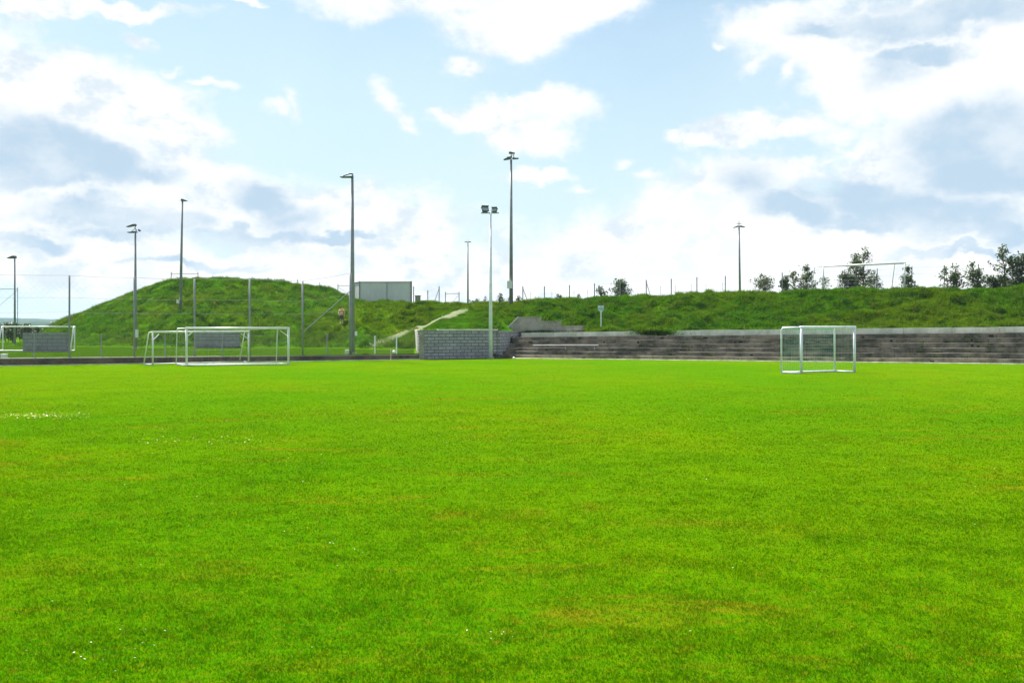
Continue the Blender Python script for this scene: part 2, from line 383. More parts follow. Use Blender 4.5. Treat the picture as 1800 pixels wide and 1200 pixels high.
# terrain profiles: bearing (photo column) -> heights at given distances
CR = [(-1500, .45), (50, .45), (75, 1.4), (100, 2.73), (120, 3.3), (150, 4.15), (200, 5.5), (238, 6.45), (270, 7.2), (300, 7.75), (340, 8.05), (400, 8.0), (450, 7.85), (500, 7.6),
      (540, 7.25), (580, 6.8), (612, 6.0), (650, 5.1), (760, 4.9)]
lowP = dict(  # px: foot(Y,z) ridge(Y,z) dip(Y,z)
    px=[-1500, 60, 120, 250, 330, 370, 480, 600, 615, 640, 700, 760],
    Yf=[104, 104, 101, 96, 95, 95, 94, 92, 90, 88, 87, 86], zf=[.45] * 12,
    Yr=[106, 106, 104, 103, 103, 103, 103, 102.5, 101, 100, 100, 100], zr=[.45, .5, 1.0, 2.35, 3.8, 4.1, 4.15, 4.35, 4.4, 4.65, 4.65, 4.6],
    Yd=[108, 108, 108, 108, 108, 108, 108, 107, 106, 106, 106, 106], zd=[.45, .6, 1.5, 3.9, 4.0, 4.0, 3.9, 4.2, 4.6, 4.78, 4.8, 4.75])
def h_low(px, Y):
    g = lambda k: np.interp(px, lowP['px'], lowP[k])
    zc = np.interp(px, [c[0] for c in CR], [c[1] for c in CR])
    Ks = [(g('Yf') - 8, g('zf')), (g('Yf'), g('zf') + .05), (g('Yr'), g('zr')), (g('Yd'), g('zd')), (np.full_like(px, 117.), zc), (np.full_like(px, 135.), zc), (np.full_like(px, 190.), np.full_like(px, .45))]
    return piece(Ks, Y)
def piece(Ks, Y):
    z = np.array(Ks[0][1], float) + 0 * Y
    for (Ya, za), (Yb, zb) in zip(Ks[:-1], Ks[1:]):
        f = np.clip((Y - Ya) / (Yb - Ya), 0, 1); z = np.where(Y > Ya, za + (zb - za) * f, z)
    return z
def h_high(px, Y):
    ye = yedge(px); isR = px > 886
    t = (px - 900) / F; k = 1 / (.942 + .336 * t)
    a = (t * 80.2 + 1.1) / (.942 + .336 * t)
    z0 = np.where(isR, tz(a) + .40, 2.22)
    Y0 = ye + np.where(px > 914, 5.1 * k, np.interp(px, [868, 914], [.5, 5.45]))
    z0 = 2.22 + (tz(a) + .40 - 2.22) * smooth((px - 868) / 46)
    Yr = np.interp(px, [735, 870, 930, 1000], [98, 96, 0, 0]); Yr = np.where(px > 930, ye + 13.5 * k, np.where(px > 870, 96 + (px - 870) / 60 * (ye + 13.5 * k - 96), Yr))
    zr = np.interp(px, [735, 800, 870, 920, 960, 1000, 1100, 1200, 1300, 1500, 1800, 3300], [4.30, 4.22, 4.22, 4.55, 4.78, 4.84, 4.96, 5.08, 5.22, 5.30, 5.40, 5.5])
    Ks = [(Y0, z0), (Y0 + 1.5, z0 + .3 - .18 * smooth((px - 868) / 46)), (Yr, zr), (Yr + 18, zr + .12), (Yr + 60, zr + .0), (Yr + 130, zr * 0 + .45)]
    return piece(Ks, Y)
RA = (-6.95, 77.35); RB = (-8.07, 86.0)      # return wall of the block wall
def height(X, Y, bumps=True):
    X = np.asarray(X, float); Y = np.asarray(Y, float)
    px = 900 + F * X / Y
    xr = RA[0] + (Y - RA[1]) * (RB[0] - RA[0]) / (RB[1] - RA[1])
    wgt = (X > xr + .2).astype(float)
    zl = h_low(px, Y); zh = h_high(px, Y); w2 = smooth((px - 737) / 45)
    zh = np.maximum(zl, np.minimum(zh, 2.2) + np.maximum(zh - 2.2, 0) * w2)
    z = zl * (1 - wgt) + zh * wgt
    if bumps:
        slope = smooth((z - .55) / .8)
        back = np.clip((Y - yedge(px)) / 8, 0, 1)
        dm = np.full(np.shape(X), 9.0)
        for (ax, ay) in PATHPTS: dm = np.minimum(dm, np.hypot(X - ax, Y - ay))
        wear = .12 + .88 * smooth((dm - .6) / 1.4)
        wear = wear * (1 - .8 * short_zone(px, Y))
        z = z + slope * back * (vnoise(X, Y, 2.6, 1) * .40 * (1 - .6 * short_zone(px, Y)) + vnoise(X, Y, 1.2, 2) * .40 + vnoise(X, Y, .7, 3) * .30) * wear * np.clip((160 - Y) / 30, 0, 1) * np.where(Y > 112, .5, 1)
        z = z + vnoise(X, Y, 9, 4) * .12 * slope
    return z
def H(px, Y): return float(height((px - 900) / F * Y, Y))
def HX(x, y): return float(height(x, y))

def on_slope(px, y):
    Ys = np.arange(78, 116, .05); z = height((px - 900) / F * Ys, Ys, False) + .0; k = np.argmax(z >= zpx(y, Ys)); return float(Ys[k]) if k else 100.0
PTH = np.array([(px, on_slope(px, y)) for px, y in ((650, 607), (672, 600), (695, 592), (718, 583), (742, 574), (762, 567), (780, 561), (796, 555), (808, 549), (818, 545))] + [(828, 101.5)], float)
PATHPTS = []
for (q0_, q1_) in zip(PTH[:-1], PTH[1:]):
    for f_ in np.linspace(0, 1, 9)[:-1]:
        c_ = q0_ + (q1_ - q0_) * f_; PATHPTS.append(((c_[0] - 900) / F * c_[1], c_[1]))

# ------------------------------------------------------------------ ground sheets
g = MB(); g.poly([(-3400, -3400, -.6), (3400, -3400, -.6), (3400, 3400, -.6), (-3400, 3400, -.6)], [(0, 1, 2, 3)])
tag(g.build('ground', 'meadow'), kind='structure')
e1 = PL(600, 0); e2 = PR(600, 0)
g = MB(); g.poly([(C0[0], C0[1], 0), (e2.x, e2.y, 0), (900, -600, 0), (-900, -600, 0), (e1.x, e1.y, 0)], [(0, 4, 3, 2, 1)])
tag(g.build('pitch', 'turf'), kind='structure')

# terrain behind the pitch
cols = np.concatenate([np.arange(-1300, -40, 12), np.arange(-40, 1860, 2), np.arange(1860, 2700, 12)]).astype(float)
steps = np.concatenate([np.arange(0, 46, .28), 46 + np.cumsum(np.linspace(.4, 6, 26)), [170, 260, 420, 800, 1400, 2100, 2900]])
PXg, Sg = np.meshgrid(cols, steps, indexing='ij')
tt = (PXg - 900) / F
k_ = np.where(PXg > 914, 5.0 / (.942 + .336 * tt), np.interp(PXg, [868, 914], [.35, 5.35]))
Yg = yedge(PXg) + k_ + Sg
Xg = tt * Yg
Zg = height(Xg, Yg)
nc, nr_ = PXg.shape
me = bpy.data.meshes.new('hillside')
V = np.stack([Xg, Yg, Zg], -1).reshape(-1, 3)
ii, jj = np.meshgrid(np.arange(nc - 1), np.arange(nr_ - 1), indexing='ij')
q0 = (ii * nr_ + jj).ravel(); quads = np.stack([q0, q0 + nr_, q0 + nr_ + 1, q0 + 1], -1).astype(np.int32)
me.vertices.add(len(V)); me.vertices.foreach_set('co', V.astype(np.float32).ravel())
me.loops.add(quads.size); me.loops.foreach_set('vertex_index', quads.ravel())
me.polygons.add(len(quads)); me.polygons.foreach_set('loop_start', np.arange(0, quads.size, 4, dtype=np.int32))
me.polygons.foreach_set('use_smooth', np.ones(len(quads), bool))
me.materials.append(M['meadow']); me.update(calc_edges=True)
o = bpy.data.objects.new('terrain', me); COL.objects.link(o); tag(o, kind='structure')

# far hills
def hills(Y, tops, name):
    b = MB(); pts = []
    xs = np.arange(-1400, 3400, 12)
    for x in xs:
        y = np.interp(x, [p[0] for p in tops], [p[1] for p in tops]) + 1.2 * float(vnoise(np.array(x * 1.), np.array(3.), 60, 11)) + .8 * float(vnoise(np.array(x * 1.), np.array(3.), 14, 12))
        z = zpx(y, Y)
        pts.append((at(x, Y - 700, -.5), at(x, Y - 250, z * .6), at(x, Y, z), at(x, Y + 900, -1)))
    k = len(pts)
    V = [p for row in pts for p in row]
    F_ = [(i * 4 + j, i * 4 + 4 + j, i * 4 + 5 + j, i * 4 + 1 + j) for i in range(k - 1) for j in range(3)]
    b.poly(V, F_); return tag(b.build(name, 'hill', smooth=True), kind='structure')
hills(2600, [(-1400, 556), (-200, 560), (0, 558.5), (60, 560), (130, 560.5), (300, 563), (3400, 563)], 'hills')
hills(1700, [(-1400, 564), (-100, 563), (30, 566), (90, 563.5), (200, 566), (3400, 568)], 'hills')

# ------------------------------------------------------------------ pale kerb round the pitch
def strip(b, line, a0, a1, s0, s1, z0, z1, step=2.0):
    """box along a pitch edge; z0,z1 may be functions of a"""
    f0 = z0 if callable(z0) else (lambda a: z0); f1 = z1 if callable(z1) else (lambda a: z1)
    kk = max(1, int((a1 - a0) / step)); aa = [a0 + (a1 - a0) * i / kk for i in range(kk + 1)]
    V = []
    for a in aa: V += [line(a, s0, f0(a)), line(a, s1, f0(a)), line(a, s1, f1(a)), line(a, s0, f1(a))]
    Fs, U = [], []
    for i in range(kk):
        o = i * 4
        for (p, q_) in ((0, 1), (1, 2), (2, 3), (3, 0)):
            Fs.append((o + p, o + q_, o + 4 + q_, o + 4 + p))
            if p == 3: U.append([(aa[i], f1(aa[i])), (aa[i], f0(aa[i])), (aa[i + 1], f0(aa[i + 1])), (aa[i + 1], f1(aa[i + 1]))])
            else: U.append([(aa[i], s0 + p), (aa[i], s1 + p), (aa[i + 1], s1 + p), (aa[i + 1], s0 + p)])
    Fs.append((0, 3, 2, 1)); U.append([(s0, f0(aa[0])), (s0, f1(aa[0])), (s1, f1(aa[0])), (s1, f0(aa[0]))])
    o = kk * 4; Fs.append((o, o + 1, o + 2, o + 3)); U.append([(s0, f0(aa[-1])), (s1, f0(aa[-1])), (s1, f1(aa[-1])), (s0, f1(aa[-1]))])
    b.poly(V, Fs, U)
b = MB(); strip(b, PR, 1.4, 120, -.02, .28, -.1, .055)
tag(b.build('kerb', 'white_line'), 'pale flush kerb running along the foot of the stepped concrete terrace', 'kerb')
b = MB(); strip(b, PL, 6.6, 160, -.02, .30, -.1, .05)
tag(b.build('kerb', 'white_line'), 'pale flush kerb below the low brown wall behind the two left goals', 'kerb')

# low brown wall on the left
lw = lambda a: .36 + .0042 * min(a, 40)
root = thing('low_wall', PL(30, .45), 'low stained brown retaining wall along the left edge of the pitch', 'wall')
b = MB(); strip(b, PL, 6.55, 160, .30, .62, -.2, lambda a: lw(a) - .07); b.build('wall', 'kerb_brick', root)
b = MB()
a = 6.6
while a < 150:
    L_ = 1.96; strip(b, PL, a, a + L_, .27, .66, lambda a_: lw(a_) - .066, lambda a_: lw(a_) + .0, 5); a += 2.0
b.build('coping', 'grey_concrete', root)

# ------------------------------------------------------------------ block wall with its two returns
root = thing('block_wall', PL(3, .3), 'grey concrete block retaining wall with pale coping left of the terrace', 'wall')
b = MB(); strip(b, PL, 0, 6.55, .30, .66, -.2, lambda a: 2.20 + .0 * a); b.build('wall', 'concrete_block', root)
def wallbox(b, A, B, th, z0, z1a, z1b):
    A = Vector(A); B = Vector(B); d = (B - A).normalized(); nrm = Vector((-d.y, d.x, 0)) * th; L_ = (B - A).length
    V = [(A.x, A.y, z0), (B.x, B.y, z0), (B.x, B.y, z1b), (A.x, A.y, z1a)]
    V += [(x + nrm.x, y + nrm.y, z) for x, y, z in V]
    Fs = [(0, 1, 2, 3), (5, 4, 7, 6), (3, 2, 6, 7), (0, 3, 7, 4), (1, 5, 6, 2)]
    U = [[(0, z0), (L_, z0), (L_, z1b), (0, z1a)], [(L_, z0), (0, z0), (0, z1a), (L_, z1b)], [(0, 0), (L_, 0), (L_, th), (0, th)], [(0, z0), (0, z1a), (th, z1a), (th, z0)], [(0, z0), (th, z0), (th, z1b), (0, z1b)]]
    b.poly(V, Fs, U)
p0 = PL(6.56, .30); b = MB(); wallbox(b, (p0.x, p0.y, 0), (-8.85, 92.0, 0), -.4, -.2, 2.19, 2.22)
tag(b.build('return_wall', 'grey_concrete', root), 'pale sunlit return')
b = MB(); p1 = PR(0, .35); p2 = PR(0, 6.0); wallbox(b, (p1.x, p1.y, 0), (p2.x, p2.y, 0), .36, -.2, 2.19, 2.10)
b.build('return_wall', 'concrete_block', root)
b = MB(); strip(b, PL, -.1, 5.0, .24, .74, 2.203, 2.31); b.build('coping', 'pale_concrete', root)
b = MB(); strip(b, PL, 5.02, 6.6, .26, .70, 2.203, 2.255); b.build('coping', 'grey_concrete', root)

# ------------------------------------------------------------------ stepped terrace
root = thing('terrace', PR(20, 2), 'long dark concrete spectator terrace with six weathered steps', 'terrace')
NS = 6; dep = .72; root_terrace = root
for i in range(NS):
    b = MB(); fr = (i + 1) / NS
    a = .02; rr = random.Random(i)
    while a < 118:
        L_ = rr.choice([5.8, 6.0, 6.2]);
        dz = rr.uniform(-.012, .012); ds = rr.uniform(-.015, .015)
        strip(b, PR, a, a + L_ - .03, .40 + i * dep + ds, .40 + (i + 1) * dep + .05, -.25, lambda a_, fr=fr, dz=dz: tz(a_) * fr + dz, 20); a += L_
        jj = PR(a - .02, .40 + i * dep - .006, 0)
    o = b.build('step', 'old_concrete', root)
# nosing lip on each step reads as fine pale lines
for i in range(NS - 1):
    b = MB(); rr = random.Random(40 + i); a = rr.uniform(0, 8); fr = (i + 1) / NS
    while a < 110:
        L_ = rr.uniform(1.5, 5)
        b = MB(); strip(b, PR, a, a + L_, .385 + i * dep, .47 + i * dep, lambda a_, fr=fr: tz(a_) * fr - .045, lambda a_, fr=fr: tz(a_) * fr + .022, 20); a += L_ + rr.choice([.5, 4, 8, 14])
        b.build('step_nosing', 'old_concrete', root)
# weeds rooted in the joints of the steps
wp = []
for k in range(90):
    a_ = rng.random() * 70; i = int(rng.integers(0, NS)); m_ = int(rng.integers(6, 26))
    aa = a_ + rng.normal(0, .14, m_); ss = .40 + i * dep - .03 - .03 * rng.random(m_); z_ = (tz(a_) * i / NS) * np.ones(m_)
    wp.append(np.stack([C0[0] + aa * uR[0] + ss * nR[0], C0[1] + aa * uR[1] + ss * nR[1], z_], -1))
WEEDS = np.concatenate(wp)
m, n = mat('dark_gap'); fin_mat(n, (.030, .029, .024), 1.0, spec=0); M['dark_gap'] = m
rr = random.Random(17)
for k in range(34):
    i = rr.randrange(NS); a0 = rr.uniform(1, 42); w_ = rr.uniform(.08, .34); fr = (i + 1) / NS; lo = tz(a0) * i / NS; hi_ = tz(a0) * fr
    b = MB(); z0_ = lo + rr.uniform(.02, .12) * (hi_ - lo) * 3; strip(b, PR, a0, a0 + w_, .40 + i * dep - .022, .40 + i * dep + .05, z0_, min(hi_ - .03, z0_ + rr.uniform(.05, .14)), 5)
    b.build('broken_patch', 'dark_gap', root_terrace)
S_TOP = .40 + NS * dep
# parapet behind the top step
root = thing('parapet', PR(20, S_TOP + .2), 'low whitish concrete parapet between the top step and the grass bank', 'wall')
for (q0_, q1_) in ((.3, 11.7), (12.5, 118)):
    b = MB(); a = q0_; rr = random.Random(3)
    while a < q1_ - .1:
        L_ = min(rr.uniform(2.6, 3.4), q1_ - a); dz = rr.uniform(-.012, .012)
        strip(b, PR, a, a + L_ - .02, S_TOP + .06, S_TOP + .40, lambda a_: tz(a_) - .4, lambda a_, dz=dz: tz(a_) + .34 + min(.08, a_ * .006) + dz, 20); a += L_
    b.build('wall', 'pale_concrete', root)
# wing wall
root = thing('wing_wall', PR(2, S_TOP + 1), 'brown grey concrete wing wall with three descending levels above the terrace', 'wall')
sw = 5.25
b = MB(); prof = [(-1.35, 2.05), (-.15, 3.25), (1.75, 3.25), (1.75, 2.90), (3.5, 2.90), (3.5, 2.52), (5.45, 2.52), (5.45, 1.2), (-1.35, 1.2)]
V = [PR(a, sw, z) for a, z in prof] + [PR(a, sw + .4, z) for a, z in prof]; k = len(prof)
b.poly(V, [tuple(range(k))[::-1], tuple(range(k, 2 * k))] + [(i, (i + 1) % k, k + (i + 1) % k, k + i) for i in range(k)]); b.build('wall', 'grey_concrete', root)
b = MB()
for (a0, a1, z) in ((-.12, 1.78, 3.253), (1.80, 3.53, 2.903), (3.55, 5.5, 2.523)): strip(b, PR, a0, a1, sw - .05, sw + .45, z, z + .07, 20)
b.build('coping', 'grey_concrete', root)
b = MB(); P_ = [PR(-1.38, sw - .05, 2.06), PR(-.14, sw - .05, 3.255), PR(-.14, sw + .45, 3.255), PR(-1.38, sw + .45, 2.06)]
b.poly(P_ + [p + Vector((-.05, 0, .09)) for p in P_], [(0, 3, 2, 1), (4, 5, 6, 7), (0, 1, 5, 4), (1, 2, 6, 5), (2, 3, 7, 6), (3, 0, 4, 7)]); b.build('sloping_coping', 'pale_concrete', root)
# rail lying along the steps
root = thing('rail', PR(3, 2.4, 1.1), 'long pale metal rail fixed above the terrace steps near the wing wall', 'rail')
pa, pb = at(937, 80.9, zpx(607, 80.9)), at(1052, 78.7, zpx(607, 78.7))
b = MB(); b.tube([pa, pb], .05); b.build('bar', 'steel', root)
for f in (.06, .5, .94):
    p = pa.lerp(pb, f); b = MB(); b.tube([p, (p.x, p.y, p.z - .34)], .03); b.build('support', 'steel', root)

# loose debris and weeds on the steps

# ------------------------------------------------------------------ grass blades (numpy)
def blades(P, hgt, wid, lean=.5, nseg=1):
    n_ = len(P); ang = rng.random(n_) * 2 * np.pi; la = rng.random(n_) * 2 * np.pi
    h = hgt * (.55 + .9 * rng.random(n_)); w_ = wid * (.6 + .8 * rng.random(n_)); le = lean * h * rng.random(n_)
    dx = np.cos(ang) * w_ / 2; dy = np.sin(ang) * w_ / 2
    a = P + np.stack([dx, dy, 0 * dx - .01], -1); c = P - np.stack([dx, dy, 0 * dx + .01], -1)
    t = P + np.stack([np.cos(la) * le, np.sin(la) * le, h], -1)
    return np.stack([a, c, t], 1).reshape(-1, 3)
def fan(n_, y0, y1, ext=.56):
    """uniform density over the trapezoid of ground in front of the viewer"""
    Y = np.sqrt(y0 ** 2 + rng.random(n_) * (y1 ** 2 - y0 ** 2)); X = (rng.random(n_) * 2 - 1) * ext * Y
    return X, Y
# blade size and spacing change gradually with distance, no visible steps
n_ = 1650000
Y = 6.3 * (82 / 6.3) ** rng.random(n_); X = (rng.random(n_) * 2 - 1) * .56 * Y
clump = .6 * vnoise(X, Y, .35, 21) + .3 * vnoise(X, Y, 1.5, 22) + .6 * vnoise(X, Y, .12, 23)
XY = np.stack([X, Y], -1) - C0
keep = (rng.random(n_) < .8 + clump * .4) & (XY @ nL < -.3) & (XY @ nR < -.3)
X, Y = X[keep], Y[keep]
parts = [blades(np.stack([X, Y, 0 * X], -1), .019 * (1 - .4 * np.clip((Y - 12) / 40, 0, 1)) * (1 + .7 * clump[keep]), np.clip(.00080 * Y, .007, .024), 2.6)]
tag(tri_mesh('grass', np.concatenate(parts), 'turf_blades'), 'short patchy mown grass blades over the football pitch', 'grass', kind='stuff')
# rough grass on banks and mound
n_ = 1400000
px_ = rng.random(n_) * 1900 - 50; Yb = yedge(px_) + np.where(px_ > 914, 5.0 / (.942 + .336 * (px_ - 900) / F), np.interp(px_, [868, 914], [.7, 5.6])) + np.where(px_ < 700, 62, 26) * rng.random(n_)
Xb = (px_ - 900) / F * Yb
Zb = height(Xb, Yb)
cl = vnoise(Xb, Yb, .9, 31) + .7 * vnoise(Xb, Yb, .45, 32)
flat = (Zb < .62)
keep = (rng.random(n_) < .92 + .5 * cl) & ~((np.abs(px_ - 736) < 8) & (Yb < 92))
Yw = Yb - yedge(px_); keep &= ~((px_ > 880) & (px_ < 1032) & (Yw < 6.4))
pw = np.stack([(PTH[:, 0] - 900) / F * PTH[:, 1], PTH[:, 1]], -1)
dmin = np.full(n_, 9.)
for A_, B2 in zip(pw[:-1], pw[1:]):
    for f_ in np.linspace(0, 1, 6):
        c_ = A_ + (B2 - A_) * f_; dmin = np.minimum(dmin, np.hypot(Xb - c_[0], Yb - c_[1]))
keep &= (dmin > .55) | (rng.random(n_) < .55)
hh = np.where(flat, .035, .18) * (1 + 1.9 * cl)
hh = np.maximum(hh, np.where(flat, .03, .085)); hh = np.clip(hh, .03, .50) * (1 - .75 * short_zone(px_, Yb))
tag(tri_mesh('grass', blades(np.stack([Xb, Yb, Zb], -1)[keep], hh[keep], np.where(flat, .04, .055)[keep], 1.3), 'meadow_blades'), 'long rough grass growing over the banks and the mound', 'grass', kind='stuff')
# overhanging tufts and weeds
P = []
for (a0, a1, s_, z_, dn) in ((.5, 118, S_TOP + .42, .40, 26), ):
    k = int((a1 - a0) * dn); aa = a0 + (a1 - a0) * rng.random(k); ss = s_ + .2 * rng.random(k)
    P.append(np.stack([C0[0] + aa * uR[0] + ss * nR[0], C0[1] + aa * uR[1] + ss * nR[1], tz(aa) + z_ - .03], -1))
P = np.concatenate(P)
tag(tri_mesh('grass', blades(P, .20, .05, 1.4), 'meadow_blades'), 'ragged grass fringe along the back of the parapet', 'grass', kind='stuff')

tag(tri_mesh('weeds', blades(WEEDS, .16, .06, 1.0), 'meadow_blades'), 'small weeds sprouting from the joints of the terrace steps', 'weeds', kind='stuff')
# flowers on the pitch
def flowers(name, mat_, spots, label, size):
    V = []
    for (x, y) in spots:
        s_ = size * random.uniform(.6, 1.2); z = random.uniform(.045, .08); tx, ty = random.uniform(-.4, .4), random.uniform(-.4, .4)
        ring = [(x + s_ * math.cos(a_), y + s_ * math.sin(a_), z + s_ * (tx * math.cos(a_) + ty * math.sin(a_))) for a_ in [math.pi / 3 * i for i in range(6)]]
        V += ring
    tag(tri_mesh(name, np.array(V), mat_, 6), label, 'flowers', kind='stuff')
sp = []
for k in range(230):
    X, Y = fan(1, 7.2, 34); sp.append((X[0], Y[0]))
for (px, py, cnt, sx) in ((870, 1130, 9, .14), (215, 1150, 16, .35), (500, 750, 14, 1.2), (830, 760, 26, 1.6), (980, 698, 22, 1.2), (560, 975, 12, .5), (700, 720, 16, 2), (440, 750, 10, 1.0)):
    Y = CAMZ * F / (py - HOR)
    for k in range(cnt): sp.append(((px - 900) / F * Y + random.gauss(0, sx), Y + random.gauss(0, sx)))
flowers('clover_flowers', 'flower_white', sp, 'tiny white clover flowers scattered in the near grass', .0085)
sp = []
for k in range(520):
    px = 160 - 300 * random.random() ** .8; py = random.gauss(733, 2.5); Y = CAMZ * F / (py - HOR); sp.append(((px - 900) / F * Y, Y))
for k in range(60):
    px = random.uniform(240, 460); py = random.gauss(778, 3); Y = CAMZ * F / (py - HOR); sp.append(((px - 900) / F * Y, Y))
flowers('yellow_flowers', 'flower_yellow', sp, 'drift of small yellow flowers in the grass at far left', .020)

# worn path up the bank
b = MB(); pth = [tuple(p) for p in PTH]; rr = random.Random(5); rows = []
for i in range(91):
    t = i / 90 * (len(pth) - 1); k = min(int(t), len(pth) - 2); f = t - k
    px = pth[k][0] * (1 - f) + pth[k + 1][0] * f; Y = pth[k][1] * (1 - f) + pth[k + 1][1] * f
    x = (px - 900) / F * Y; wd = .40 + .38 * rr.random()
    d = Vector(((pth[k + 1][0] - pth[k][0]) / F * Y + .001, pth[k + 1][1] - pth[k][1], 0)).normalized(); nn = Vector((-d.y, d.x, 0))
    rows.append([(Vector((x, Y, 0)) + nn * wd * q_) for q_ in (-1, -.6, -.2, .2, .6, 1)])
V = [(p.x, p.y, HX(p.x, p.y) + (.09 if 0 < j < 5 else .0)) for row in rows for j, p in enumerate(row)]
b.poly(V, [(i * 6 + j, i * 6 + 6 + j, i * 6 + 7 + j, i * 6 + 1 + j) for i in range(90) for j in range(5)])
tag(b.build('path', 'dirt_path', smooth=True), kind='structure')

# ------------------------------------------------------------------ floodlights
def luminaire(root, p, ang, L_, th=.16, wd=.5, tilt=0, glass=True):
    """wedge shaped head: deep at the pole end, thin at the tip, flat glass underneath"""
    prof = [(0, 0), (L_, 0), (L_, .045), (L_ * .62, th * .62), (L_ * .3, th), (.02, th * .95)]
    rot = Matrix.Rotation(ang, 3, 'Z') @ Matrix.Rotation(-tilt, 3, 'Y')
    b = MB(); k = len(prof)
    V = [Vector(p) + rot @ Vector((x, -wd / 2, z)) for x, z in prof] + [Vector(p) + rot @ Vector((x, wd / 2, z)) for x, z in prof]
    b.poly(V, [tuple(range(k))[::-1], tuple(range(k, 2 * k))] + [(i, (i + 1) % k, k + (i + 1) % k, k + i) for i in range(k)][::1])
    hd = b.build('lamp_head', 'dark_steel', root)
    b = MB(); b.box(Vector(p) + rot @ Vector((L_ * .55, 0, -.016)), (L_ * .75, wd * .8, .024), M4=rot); b.build('lamp_glass', 'lamp_glass', hd)
def pole(root, p, top, r0, r1, lean=0, mat_='steel'):
    b = MB(); b.tube([p, Vector((p.x + lean, p.y, top))], [r0, r1], 12); b.build('pole', mat_, root, smooth=True)
    b = MB(); b.lathe((p.x, p.y, p.z), [(r0 * 1.7, -.3), (r0 * 1.7, .1), (r0 * 1.05, .16)], 12); b.build('base_collar', 'grey_concrete', root)
def post_box(root, p, size, dx=0, dy=-.3):
    b = MB(); b.box((p.x + dx, p.y + dy, p.z), size); return b
G = 'floodlight masts around the sports ground'
# far left mast
p = at(26, 110, .45); root = thing('floodlight', p, 'small floodlight mast at the far left edge beyond the white goal', 'floodlight', G)
pole(root, p, zpx(452, 110), .13, .07); luminaire(root, (p.x + .1, p.y, zpx(454, 110)), math.pi, .85, .28, .5, 0)
# mast with several heads
p = at(238, 93, .45); zt = zpx(411, 93); root = thing('floodlight', p, 'floodlight mast with several stacked heads in front of the mound left side', 'floodlight', G)
pole(root, p, zt, .16, .08)
b = MB(); b.tube([(p.x, p.y, zt - .1), (p.x + .08, p.y, zt + .35), (p.x - .05, p.y, zt + .55), (p.x + .06, p.y, zpx(397, 93))], .05); b.build('bracket', 'steel', root)
luminaire(root, (p.x + .1, p.y - .1, zpx(396.5, 93)), math.pi, .85, .14, .45, R(-10)); luminaire(root, (p.x + .12, p.y, zpx(409, 93)), math.pi, .82, .12, .45, 0)
b = MB(); b.box((p.x + .36, p.y, zpx(405, 93)), (.16, .3, .16), M4=Matrix.Rotation(.5, 3, 'Y')); b.build('lamp_head', 'dark_steel', root)
b = MB(); b.tube([(p.x - .05, p.y, zpx(409, 93)), (p.x - .38, p.y, zpx(407, 93)), (p.x - .02, p.y, zpx(402, 93))], .03); b.build('stay', 'steel', root)
b = post_box(root, at(241, 93, zpx(586, 93)), (.35, .25, .75), dy=-.25); b.build('switch_box', 'pale_plastic', root)
# mast on the berm
p = at(317, 107, H(317, 107) - .1); root = thing('floodlight', p, 'thin slightly leaning floodlight mast rising from the hollow before the mound', 'floodlight', G)
pole(root, p, zpx(351, 107), .17, .09, lean=.22); pt = at(320.6, 107, zpx(353.5, 107)); luminaire(root, pt - Vector((.12, 0, 0)), 0, .62, .22, .4)
b = post_box(root, at(314, 107, zpx(530, 107)), (.28, .2, .4), dy=-.2); b.build('switch_box', 'pale_plastic', root)
# tall mast left of the container
p = at(619.5, 78, .40); root = thing('floodlight', p, 'tall floodlight mast with one head pointing left, beside the grey container', 'floodlight', G)
pole(root, p, zpx(309, 78), .20, .095); z = zpx(312, 78)
luminaire(root, (p.x + .06, p.y, z), math.pi, .98, .07, .5)
b = MB(); b.tube([(p.x + .05, p.y, z), (p.x + .02, p.y, z + .26), (p.x - .2, p.y, z + .30), (p.x - .48, p.y, z + .20), (p.x - .72, p.y, z + .10)], [.05, .06, .06, .055, .04]); b.build('arm', 'dark_steel', root, smooth=True)
b = post_box(root, at(626, 78, zpx(586, 78)), (.17, .16, .34), dy=-.1); b.build('switch_box', 'pale_plastic', root)
b = MB(); b.box((p.x + .2, p.y - .12, zpx(586, 78)), (.12, .1, .4)); b.build('bracket', 'dark_steel', root)
# distant T mast
p = at(822.5, 130, H(822, 130) - .1); root = thing('floodlight', p, 'slim distant floodlight mast between the container and the white twin mast', 'floodlight', G)
pole(root, p, zpx(424, 130), .13, .06)
b = MB(); z = zpx(425, 130); b.tube([(p.x - .35, p.y, z), (p.x + .35, p.y, z)], .04); b.build('arm', 'steel', root)
for s_ in (0, math.pi): luminaire(root, (p.x + .08 * math.cos(s_), p.y, z - .05), s_, .34, .09, .3)
b = MB(); b.tube([(p.x, p.y, z), (p.x, p.y, z + .3)], .02); b.build('finial', 'steel', root)
